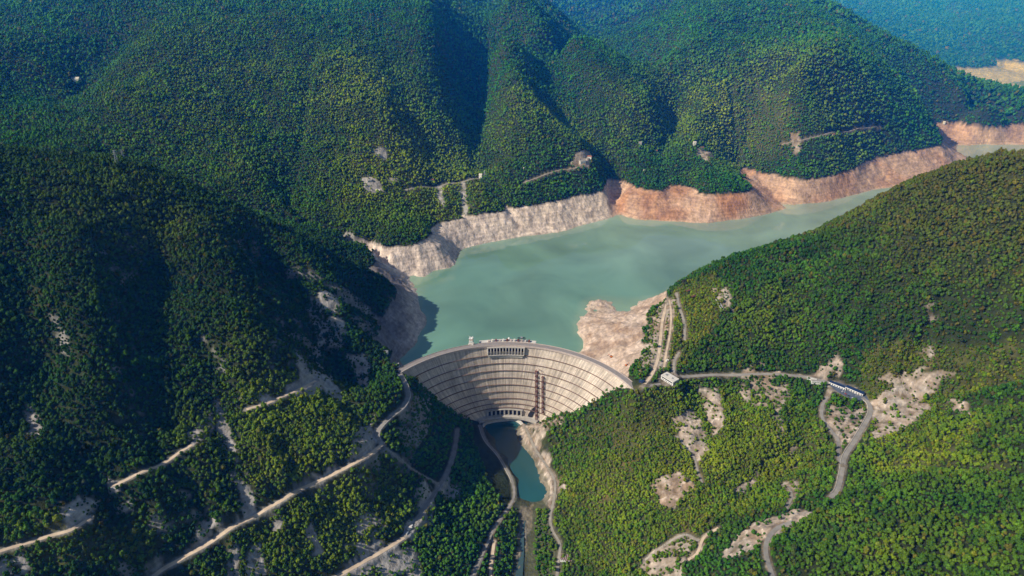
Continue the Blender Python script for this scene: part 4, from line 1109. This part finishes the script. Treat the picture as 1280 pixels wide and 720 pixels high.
# the 300 that show largest stand as objects of their own
zc = ty*cp-(th-CAMZ)*sp; upx = tx/zc*FOC; vpx = (ty*sp+(th-CAMZ)*cp)/zc*FOC
score = size/zc*((np.abs(upx) < 636) & (np.abs(vpx) < 352))*(g_sample(VIS, tx, ty) > 0)
top = np.argsort(-score)[:300]; single = np.zeros(n, bool); single[top] = True
SING = []
for k in range(5): SING.append(crown_mesh(70+k, 'broad' if k < 4 else 'conifer', M['leaf_single'], 260, 2))
names = ['broadleaf_tree']*4+['conifer_tree']
for i in top:
    k = 4 if w_[i] > .93 else int(w_[i]*3.999/.93)
    o = bpy.data.objects.new(names[k], SING[k]); COL.objects.link(o)
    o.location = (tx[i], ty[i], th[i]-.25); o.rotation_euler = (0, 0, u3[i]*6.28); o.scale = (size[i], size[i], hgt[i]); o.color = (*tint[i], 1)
    t3 = tint[i]; hue = 'rusty brown' if t3[0] > t3[1]*1.25 else ('yellow green' if t3[0] > t3[1]*.78 else ('dark green' if t3[1] < .11 else 'mid green'))
    where = 'near the bottom right corner' if (tx[i] > 300 and vpx[i] < -180) else ('on the lower right slope' if tx[i] > 0 else ('near the bottom left corner' if vpx[i] < -180 else 'on the near left slope'))
    kk = 'conifer' if k == 4 else 'broadleaf tree'
    tag(o, '%s %s crowded among other trees %s' % (hue, kk, where), 'tree', '%s %ss %s' % (hue, kk, where))
def forest(name, sel, coll, nk, label):
    idx = np.nonzero(sel)[0]
    if not len(idx): return
    me = bpy.data.meshes.new(name); me.vertices.add(len(idx)); me.vertices.foreach_set('co', np.stack([tx[idx], ty[idx], th[idx]-.25], 1).astype(np.float32).ravel())
    def at(nm, tp, d, key): a = me.attributes.new(nm, tp, 'POINT'); a.data.foreach_set(key, np.ascontiguousarray(d).ravel())
    at('scl', 'FLOAT_VECTOR', np.stack([size[idx], size[idx], hgt[idx]], 1).astype(np.float32), 'vector')
    at('rot', 'FLOAT_VECTOR', np.stack([(u2[idx]-.5)*.2, (u4[idx]-.5)*.2, u3[idx]*6.28], 1).astype(np.float32), 'vector')
    at('kindex', 'INT', np.where(w_[idx] > (.90 if nk == 5 else .96), nk-1, (u4[idx]*(nk-1)*.9999)).astype(np.int32), 'value')
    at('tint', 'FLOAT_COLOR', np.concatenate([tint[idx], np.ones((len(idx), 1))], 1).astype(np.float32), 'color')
    o = link(name, me); ng = bpy.data.node_groups.new(name, 'GeometryNodeTree')
    ng.interface.new_socket('Geometry', in_out='INPUT', socket_type='NodeSocketGeometry'); ng.interface.new_socket('Geometry', in_out='OUTPUT', socket_type='NodeSocketGeometry')
    gi = ng.nodes.new('NodeGroupInput'); go = ng.nodes.new('NodeGroupOutput'); ci = ng.nodes.new('GeometryNodeCollectionInfo'); ci.inputs['Collection'].default_value = coll; ci.inputs['Separate Children'].default_value = True; ci.inputs['Reset Children'].default_value = True
    ip = ng.nodes.new('GeometryNodeInstanceOnPoints'); ip.inputs['Pick Instance'].default_value = True
    def na(nm, tp): a = ng.nodes.new('GeometryNodeInputNamedAttribute'); a.data_type = tp; a.inputs['Name'].default_value = nm; return a.outputs['Attribute']
    L = ng.links; L.new(gi.outputs[0], ip.inputs['Points']); L.new(ci.outputs[0], ip.inputs['Instance']); L.new(na('scl', 'FLOAT_VECTOR'), ip.inputs['Scale']); L.new(na('kindex', 'INT'), ip.inputs['Instance Index'])
    er = ng.nodes.new('FunctionNodeEulerToRotation'); L.new(na('rot', 'FLOAT_VECTOR'), er.inputs[0]); L.new(er.outputs[0], ip.inputs['Rotation']); L.new(ip.outputs[0], go.inputs[0])
    md = o.modifiers.new('trees', 'NODES'); md.node_group = ng
    tag(o, label, 'forest', None, 'stuff')
rest = ~single
zone_far = td > 4600
zr = (tx > 60) & (ty < 2400) & ~zone_far; zl = (tx <= 60) & (ty < 2140) & ~zone_far
z_mid = ~zr & ~zl & ~zone_far & (tx > 560+.12*(ty-2700)); z_farl = ~zr & ~zl & ~zone_far & ~z_mid
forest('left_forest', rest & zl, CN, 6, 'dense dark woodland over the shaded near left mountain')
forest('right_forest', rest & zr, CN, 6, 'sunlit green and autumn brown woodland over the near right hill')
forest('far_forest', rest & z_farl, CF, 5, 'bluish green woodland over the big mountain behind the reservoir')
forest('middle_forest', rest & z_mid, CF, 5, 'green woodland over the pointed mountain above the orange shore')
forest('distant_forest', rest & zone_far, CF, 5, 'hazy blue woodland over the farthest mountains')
HAZE = 0.000031
# ------------------------------------------------------------------ buildings and small works
def put(px, py): q = march(px, py); return q[0], q[1], gz(q[0], q[1])
def house(px, py, w, d, h, rz, wall, roof, label, gable=True, cat='house', name='house', group=None, pitch=.35, sink=1.5):
    x, y, z = put(px, py); t = empty(name, (x, y, z), rz); tag(t, label, cat, group)
    MB().box(-w/2, w/2, -d/2, d/2, -sink-2, h).build('wall', M[wall], t)
    e = .6; rh = d*pitch
    if gable:
        mb = MB().add([(-w/2-e, -d/2-e, h-.2), (w/2+e, -d/2-e, h-.2), (w/2+e, 0, h+rh), (-w/2-e, 0, h+rh), (w/2+e, d/2+e, h-.2), (-w/2-e, d/2+e, h-.2)], [(0, 1, 2, 3), (3, 2, 4, 5), (0, 3, 5), (1, 4, 2), (0, 5, 4, 1)])
        mb.build('roof', M[roof], t)
    else: MB().box(-w/2-.4, w/2+.4, -d/2-.4, d/2+.4, h+.003, h+.7).build('roof', M[roof], t)
    n = max(2, int(w/4))
    for i in range(n):
        u = -w/2+w*(i+.5)/n
        if i == n//2: MB().box(u-.6, u+.6, -d/2-.06, -d/2+.1, .02, 2.2).build('door', M['rust'], t)
        else: MB().box(u-.7, u+.7, -d/2-.06, -d/2+.1, h*.4, h*.4+1.4).build('window', M['glass'], t)
    return t
# white valve house with a dark window band
x, y, z = put(837, 476); t = empty('valve_house', (x, y, z), math.radians(-52)); tag(t, 'white flat roofed building with a dark window band at the right end of the dam', 'building')
MB().box(-18, 18, -10, 10, -6, 10).build('wall', M['white'], t); MB().box(-18.6, 18.6, -10.6, 10.6, 10.003, 11).build('roof', M['pale'], t)
MB().box(-16.5, 16.5, -10.12, -9.9, 5.2, 8.2).build('window_band', M['glass'], t)
for k in range(7):
    MB().box(-15.5+k*4.6, -13.0+k*4.6, -10.12, -9.9, 1.2, 3.2).build('window', M['glass'], t)
for k in range(3): MB().box(18.0, 18.12, -7+k*5, -4.5+k*5, 4, 7).build('window', M['glass'], t)
MB().box(-12, -8, -3, 2, 11.003, 12.6).build('roof_unit', M['steel'], t); MB().box(6, 9, -2, 2, 11.003, 12.2).build('roof_unit', M['steel'], t)
MB().box(-3, 0, 10.0, 10.12, 0, 3.4).build('door', M['blue'], t)
# car park with blue roofed sheds
cx = [put(1052, 484), put(1066, 492)]
def seg(p, q, name, wd, h0, h1, wall, roof, label, cat='building', off=0.0):
    a = Vector((p[0], p[1])); b = Vector((q[0], q[1])); d = b-a; L_ = d.length; c = (a+b)/2; rz = math.atan2(d.y, d.x); z = max(p[2], q[2])
    t = empty(name, (c.x, c.y, z), rz); tag(t, label, cat)
    MB().box(-L_/2, L_/2, -wd/2+off, wd/2+off, h0, h1).build('wall', M[wall], t)
    MB().box(-L_/2-.5, L_/2+.5, -wd/2-.5+off, wd/2+.5+off, h1+.003, h1+.5).build('roof', M[roof], t)
    MB().box(-L_/2-.6, L_/2+.6, -wd/2-1.1+off, -wd/2-.52+off, h1-.4, h1+1.0).build('parapet', M['white'], t)
    n = int(L_/5)
    for i in range(n): u = -L_/2+L_*(i+.5)/n; MB().box(u-1.1, u+1.1, -wd/2-.08+off, -wd/2+.1+off, .8, h1-1.0).build('window', M['glass'], t)
    return t
seg(put(1037, 478.5), put(1058, 486.5), 'long_shed', 9, -4, 4.5, 'white', 'blue', 'long shed with a dark blue roof and white edge beside the car park')
seg(put(1058, 483.5), put(1080, 491.5), 'workshop', 11, -4, 5.5, 'pale', 'blue', 'dark blue roofed workshop nearest the bend of the road by the car park')
seg(put(1008, 476.5), put(1020, 477), 'flat_office', 9, -4, 4, 'white', 'pale', 'low white office with a flat roof west of the car park')
seg(put(1013, 481.5), put(1030, 479.5), 'open_frame_building', 7, -4, 3.2, 'white', 'roof', 'white walled store with a grey roof west of the blue sheds')
# yard slab between
ys = [put(1040, 483), put(1056, 494), put(1073, 501), (0, 0, 0)]
yz = max(PADS[-1][2], PADS[-2][2])
yp = [P(px, py, yz) for px, py in [(1036,481),(1047,490),(1062,498),(1076,503),(1086,500),(1080,490),(1062,483),(1045,477)]]
mb = MB().add([(p[0], p[1], yz+.35) for p in yp]+[(p[0], p[1], yz-1.5) for p in yp], [tuple(range(8))]+[(k, k+8, (k+1) % 8+8, (k+1) % 8) for k in range(8)])
o = mb.build('car_park', M['yard']); tag(o, kind='structure')
def carmesh():
    parts = {}
    b = MB(); b.add([(-2.2,-.9,.35),(2.2,-.9,.35),(2.2,.9,.35),(-2.2,.9,.35),(-2.2,-.9,.95),(2.2,-.9,.85),(2.2,.9,.85),(-2.2,.9,.95)], [(0,3,2,1),(4,5,6,7),(0,1,5,4),(1,2,6,5),(2,3,7,6),(3,0,4,7)])
    b.add([(-1.7,-.8,.96),(1.0,-.8,.9),(1.0,.8,.9),(-1.7,.8,.96),(-1.3,-.66,1.5),(.3,-.66,1.5),(.3,.66,1.5),(-1.3,.66,1.5)], [(4,5,6,7)])
    return b
car_cols = {'white': (.75,.75,.74), 'red': (.45,.03,.02), 'silver': (.42,.43,.45), 'dark grey': (.05,.05,.06)}
for k in car_cols: M['car '+k] = simple('car_paint_'+k.replace(' ', '_'), car_cols[k], .3, .05, 1)
def car(x, y, z, rz, colr, label, name='parked_car', s=1.0):
    t = empty(name, (x, y, z), rz); tag(t, label, 'car' if name != 'parked_truck' else 'truck', 'vehicles parked near the dam'); t.scale = (s, s, s)
    b = carmesh(); b.build('body', M['car '+colr], t)
    MB().add([(-1.7,-.82,.96),(1.05,-.82,.9),(1.05,.82,.9),(-1.7,.82,.96),(-1.3,-.67,1.49),(.3,-.67,1.49),(.3,.67,1.49),(-1.3,.67,1.49)], [(0,1,5,4),(1,2,6,5),(2,3,7,6),(3,0,4,7)]).build('window', M['glass'], t)
    for wx in (-1.35, 1.35):
        for wy in (-.92, .72):
            w = MB(); vs = []; 
            for yy in (wy, wy+.2):
                for k in range(10): a = 2*math.pi*k/10; vs.append((wx+.34*math.cos(a), yy, .34+.34*math.sin(a)))
            w.add(vs, [tuple(range(10)), tuple(range(19, 9, -1))]+[(k, k+10, (k+1) % 10+10, (k+1) % 10) for k in range(10)]).build('wheel', M['rubber'], t)
cars = [(1053,489.5,'white','white car standing leftmost in the blue grey car park'),(1057,492.5,'red','red car standing in the blue grey car park'),(1056,490.6,'silver','silver car between the white and the red car in the car park'),
        (1061,495,'dark grey','dark grey car at the near edge of the car park'),(1066,498,'white','white car at the near edge of the car park beside the dark one'),(1071,494.5,'silver','silver car at the right end of the car park'),(1069,492,'white','white car under the workshop wall in the car park')]
for k, (px, py, c_, lab) in enumerate(cars):
    q = P(px, py, yz+.36); car(q[0], q[1], yz+.36, .6+.9*(k % 2)+.3*k, c_, lab, s=1.15)
# gravel yard trucks on the lower left road
for k, (px, py, lab) in enumerate([(514, 658, 'white truck on the dirt track of the left bank, uppermost of three'), (509, 667, 'white truck beside the dirt track of the left bank, middle of three'), (521, 670, 'white truck on the dirt track of the left bank, lowest of three')]):
    x, y, z = put(px, py); t = empty('parked_truck', (x, y, z+.1), .7+.5*k); tag(t, lab, 'truck'); t.scale = (1.2, 1.2, 1.2)
    MB().box(-3.2, 1.6, -1.2, 1.2, 1.0, 3.2).build('cargo_box', M['white'], t); MB().box(1.7, 3.3, -1.1, 1.1, .6, 2.6).build('cab', M['car white'], t); MB().box(-3.2, 3.3, -.5, .5, .5, .95).build('chassis', M['dark'], t)
    MB().box(3.3, 3.34, -.9, .9, 1.6, 2.3).build('windscreen', M['glass'], t)
    for wx in (-2.4, -1.2, 2.4):
        for wy in (-1.2, .9):
            w = MB(); vs = []
            for yy in (wy, wy+.3):
                for j in range(10): a = 2*math.pi*j/10; vs.append((wx+.5*math.cos(a), yy, .5+.5*math.sin(a)))
            w.add(vs, [tuple(range(10)), tuple(range(19, 9, -1))]+[(j, j+10, (j+1) % 10+10, (j+1) % 10) for j in range(10)]).build('wheel', M['rubber'], t)
house(512, 661, 9, 6, 4, .8, 'white', 'pale', 'small white site hut by the dirt track on the left bank', False, 'hut', 'site_hut')
# ribbed roof shed at the bottom, right of the river
x, y, z = put(709, 699); t = empty('ribbed_shed', (x, y, z), -.25); tag(t, 'long low shed with a grey ribbed roof by the path right of the river', 'shed')
MB().box(-14, 14, -6, 6, -5, 4).build('wall', M['white'], t)
MB().add([(-14.6,-6.8,4.01),(14.6,-6.8,4.01),(14.6,6.8,6.4),(-14.6,6.8,6.4),(-14.6,6.8,4.01),(14.6,6.8,4.01)], [(0,1,2,3),(0,3,4),(1,5,2),(3,2,5,4),(0,4,5,1)]).build('roof', M['rust'], t)
for k in range(9): MB().bar((-13.6+k*3.4, -6.9, 4.5), (-13.6+k*3.4, 6.9, 6.9), .35).build('roof_rib', M['white'], t)
for k in range(6): MB().box(-12+k*4.4, -10+k*4.4, -6.08, -5.9, 1, 2.6).build('window', M['glass'], t)
# landing building beside the left end of the dam
house(482, 441, 12, 7, 4.5, -.2, 'white', 'steel', 'small pale boat house on the shaded rock left of the dam', False, 'building', 'boat_house')
house(497, 457, 7, 6, 4.5, .3, 'white', 'pale', 'small white guard house at the left end of the dam crest', False, 'hut', 'guard_house')
house(826, 463, 8, 6, 4, .5, 'pale', 'roof', 'small grey hut uphill of the white building', False, 'hut', 'hut')
house(834, 452, 6, 5, 3.5, .2, 'white', 'pale', 'tiny white kiosk beside the track above the dam', False, 'hut', 'kiosk')
house(802, 478, 12, 7, 5, -.9, 'blue', 'blue', 'dark blue shed on the right abutment of the dam', False, 'shed', 'abutment_shed')
# houses of the hamlets across the lake
vill = [(95,101,24,12,7,'white','pale','long white house alone high on the far left mountainside'),(728,203,18,10,6,'white','roof','white house at the clearing above the far shore, larger of the pair'),(737,198,12,8,5,'white','redroof','small red roofed house at the clearing above the far shore'),
 (868,181,9,8,9,'white','pale','narrow white house left of the brown clearing on the wooded spur'),(877,186,12,8,5,'pale','redroof','pink roofed house at the top of the brown clearing'),(601,221,9,8,9,'white','pale','small pale house at the right end of the lakeside road'),
 (800,181,9,8,8,'pale','roof','lone pale hut in the woods right of the big ravine'),(462,227,12,7,4,'pale','roof','grey farm house on the brown field'),(473,239,12,6,4,'white','pale','pale barn below the brown field'),(540,226,10,6,4,'white','redroof','small house above the middle of the lakeside road'),
 (656,211,9,6,5,'white','pale','pale house in the woods right of the lakeside road'),(1180,154,8,7,7,'white','pale','little white hut above the point of the orange shore'),(820,190,8,6,5,'pale','redroof','red roofed hut left of the brown clearing'),(1041,170,10,7,4,'pale','redroof','brown roofed farm on the pointed mountain'),(805,215,6,6,6,'white','pale','tiny white house near the shore of the orange bank')]
for k, (px, py, w, d, h, wa, ro, lab) in enumerate(vill): house(px, py, w*1.3, d*1.3, h*1.3, .4*math.sin(k*2.1), wa, ro, lab, True, 'house', 'house', 'scattered houses across the lake')
# lattice towers
def pylon(px, py, H_, label, wd=4.0):
    x, y, z = put(px, py); t = empty('pylon', (x, y, z), .4); tag(t, label, 'pylon', 'power line towers')
    for sx in (-1, 1):
        for sy in (-1, 1): MB().bar((sx*wd, sy*wd, -1), (sx*.6, sy*.6, H_), .32).build('leg', M['steel2'], t)
    mb = MB(); n = 7
    for k in range(n):
        z0 = H_*k/n; z1 = H_*(k+1)/n; a = wd+(.6-wd)*k/n; b_ = wd+(.6-wd)*(k+1)/n
        for s in (-1, 1): mb.bar((-a, s*a, z0), (b_, s*b_, z1), .16); mb.bar((a, s*a, z0), (-b_, s*b_, z1), .16); mb.bar((s*a, -a, z0), (s*b_, b_, z1), .16); mb.bar((s*a, a, z0), (s*b_, -b_, z1), .16)
    mb.build('bracing', M['steel2'], t)
    for k in range(3): zz = H_*(.72+.12*k); MB().bar((-6+k, 0, zz), (6-k, 0, zz), .3).build('cross_arm', M['steel2'], t)
M['steel2'] = simple('galvanised_steel', (.5,.52,.54), .5, .1, .5)
pylon(147, 206, 38, 'grey lattice power pylon on the shaded left ridge, left of the two')
pylon(155, 200, 36, 'grey lattice power pylon on the shaded left ridge, right of the two')
pylon(1180, 172, 26, 'small lattice power pylon above the end of the orange shore')
pylon(606, 222, 30, 'lattice power pylon at the right end of the lakeside road')
# gantry headframe and frames on the right shoulder
x, y, z = put(855, 358); t = empty('headframe', (x, y, z), .3); tag(t, 'dark steel headframe on the crest of the ridge above the lake', 'headframe')
for sx in (-3.4, 3.4):
    for sy in (-3, 3): MB().bar((sx*1.25, sy*1.25, -2), (sx, sy, 17), .5).build('leg', M['dark'], t)
MB().box(-5, 5, -4, 4, 17, 18.4).build('platform', M['dark'], t)
mb = MB()
for zz in (5, 11): mb.bar((-4, -3.5, zz), (4, -3.5, zz), .35); mb.bar((-4, 3.5, zz), (4, 3.5, zz), .35); mb.bar((-4, -3.5, zz-5), (4, -3.5, zz), .3); mb.bar((4, -3.5, zz), (-4, -3.5, zz+6), .3)
mb.build('bracing', M['dark'], t); mb = MB(); prev = None
for k in range(13):
    a = 2*math.pi*k/12; p = Vector((2.6*math.cos(a), 0, 21+2.6*math.sin(a)))
    if prev is not None: mb.bar(prev, p, .35)
    prev = p
mb.build('winding_wheel', M['dark'], t)
for k, (px, py, lab) in enumerate([(860,366,'dark timber trestle just below the headframe'),(866,373,'dark timber trestle lowest on the ridge shoulder')]):
    x, y, z = put(px, py); t = empty('trestle', (x, y, z), .6); tag(t, lab, 'trestle')
    for j in range(4):
        mb = MB(); mb.bar((-7+j*4.6, -3, -2), (-7+j*4.6, -2.4, 7), .4); mb.bar((-7+j*4.6, 3, -2), (-7+j*4.6, 2.4, 7), .4); mb.bar((-7+j*4.6, -2.6, 5), (-7+j*4.6, 2.6, 1), .3); mb.build('bent', M['dark'], t)
    MB().box(-8, 8, -2.9, 2.9, 7, 7.6).build('deck', M['rust'], t)
# inclined cableway frame on the hill
a = Vector(put(893, 369)); b_ = Vector(put(905, 391)); t = empty('incline_frame', a); tag(t, 'grey inclined cableway track on the clearing of the right hill', 'cableway'); d = (b_-a)
s_ = Vector((-d.y, d.x, 0)).normalized()*3.2; up = Vector((0, 0, 1.5))
for q in (s_, -s_): MB().bar(q+up, d+q+up, .8).build('rail', M['steel2'], t)
for k in range(9):
    MB().bar(d*(k/8)+s_+up, d*(k/8)-s_+up, .4).build('cross_tie', M['steel2'], t)
a2 = Vector(put(893, 371))-a; MB().bar(a2+up*2, a2+Vector((22, 9, 3)), .9).build('side_arm', M['steel2'], t)
# little orange excavators working on the bare shore near the crest
for k, (px, py, lab) in enumerate([(783, 457, 'orange excavator on the bare rock just right of the dam crest'), (764, 446, 'orange excavator farther out on the bare peninsula')]):
    x, y, z = put(px, py); t = empty('excavator', (x, y, z), .5+2*k); tag(t, lab, 'excavator'); t.scale = (1.5, 1.5, 1.5)
    for sy in (-1.3, 1.3): MB().box(-2, 2, sy-.35, sy+.35, 0, .9).build('track', M['rubber'], t)
    MB().box(-2, 1.6, -1.3, 1.3, .95, 2.3).build('body', M['orange'], t); MB().box(.1, 1.6, -1.2, .1, 2.31, 3.3).build('cab', M['glass'], t)
    MB().bar((1.4, .5, 2), (4.6, .5, 5), .35).build('boom', M['orange'], t); MB().bar((4.6, .5, 5), (6.2, .5, 1.6), .28).build('arm', M['orange'], t); MB().box(5.6, 6.8, -.1, 1.1, .6, 1.6).build('bucket', M['dark'], t)
# retaining walls under the contour roads
def wall_along(ip, i0, i1, side, h, label):
    c = paths[ip]; c = c[int(len(c)*i0):int(len(c)*i1)]; t_ = np.gradient(c[:, :2], axis=0); t_ /= np.linalg.norm(t_, axis=1)[:, None]+1e-9; nn = np.stack([-t_[:, 1], t_[:, 0]], 1)*side; hw = ROADS[ip][1]+.6; vs = []
    for k in range(len(c)):
        for o, z in ((0, -h), (0, .9), (.6, .9), (.6, -h)): vs.append((c[k, 0]+nn[k, 0]*(hw+o), c[k, 1]+nn[k, 1]*(hw+o), c[k, 2]+z))
    o = MB().add(vs, [(4*k+j, 4*k+j+1, 4*k+5+j, 4*k+4+j) for k in range(len(c)-1) for j in range(3)]).build('retaining_wall', M['pale']); tag(o, label, 'wall')
wall_along(12, .02, .98, -1, 3, 'pale retaining wall on the valley side of the road behind the white building')
wall_along(1, .05, .95, -1, 3, 'pale parapet wall on the outer side of the bend at the left end of the dam')
wall_along(7, .0, .45, -1, 5, 'pale retaining wall along the left edge of the dark pool')

# ------------------------------------------------------------------ light, air, camera
SUN_AZ = Vector((-.945, -.33)); SUN_AZ.normalize(); EL = math.radians(39)
sd = Vector((SUN_AZ.x*math.cos(EL), SUN_AZ.y*math.cos(EL), math.sin(EL)))
su = bpy.data.lights.new('sun', 'SUN'); su.energy = 5.0; su.angle = math.radians(.53); su.color = (1, .93, .85)
so_ = bpy.data.objects.new('sun', su); COL.objects.link(so_); so_.rotation_euler = (-sd).to_track_quat('-Z', 'Y').to_euler(); so_.location = sd*3000
w = bpy.data.worlds.new('World'); scene.world = w; w.use_nodes = True; nt = w.node_tree; bg = nt.nodes['Background']
sk = nt.nodes.new('ShaderNodeTexSky'); sk.sky_type = 'NISHITA'; sk.sun_disc = False; sk.sun_elevation = EL; sk.sun_rotation = math.atan2(SUN_AZ.x, SUN_AZ.y); sk.altitude = 900; sk.air_density = 1.3; sk.dust_density = 1.2; sk.ozone_density = 1.5
nt.links.new(sk.outputs[0], bg.inputs[0]); bg.inputs[1].default_value = .08
def haze(den, y0, x0, z1, label):
    m = bpy.data.materials.new('haze'); m.use_nodes = True; nt = m.node_tree; nt.nodes.clear(); out = nt.nodes.new('ShaderNodeOutputMaterial')
    vs_ = nt.nodes.new('ShaderNodeVolumeScatter'); vs_.inputs['Color'].default_value = (.01, .23, 1, 1); vs_.inputs['Density'].default_value = den; vs_.inputs['Anisotropy'].default_value = .0
    nt.links.new(vs_.outputs[0], out.inputs['Volume'])
    o = MB().box(x0, 9000-.01*y0, y0, 14800-.01*y0, -300, z1).build('haze', m); tag(o, label, None, None, 'stuff')
haze(HAZE, -2500, -9000, 1400, 'thin blue haze filling the air of the valley')
haze(HAZE*4.0, 2350, -8900, 1080, 'blue haze thickening beyond the reservoir')
haze(HAZE*20.0, 4300, -8800, 860, 'dense blue haze over the farthest mountains')
cam = bpy.data.cameras.new('camera'); cam.sensor_width = 36; cam.lens = FOC/1280*36; cam.clip_start = 1; cam.clip_end = 40000
co_ = bpy.data.objects.new('camera', cam); COL.objects.link(co_); co_.location = (0, 0, CAMZ); co_.rotation_euler = (math.radians(90)-PITCH, 0, 0); scene.camera = co_
scene.view_settings.view_transform = 'Standard'; scene.view_settings.look = 'None'; scene.view_settings.exposure = 0; scene.view_settings.gamma = 1
cy = scene.cycles; cy.max_bounces = 4; cy.diffuse_bounces = 2; cy.glossy_bounces = 2; cy.volume_bounces = 0; cy.transparent_max_bounces = 4; cy.use_denoising = True
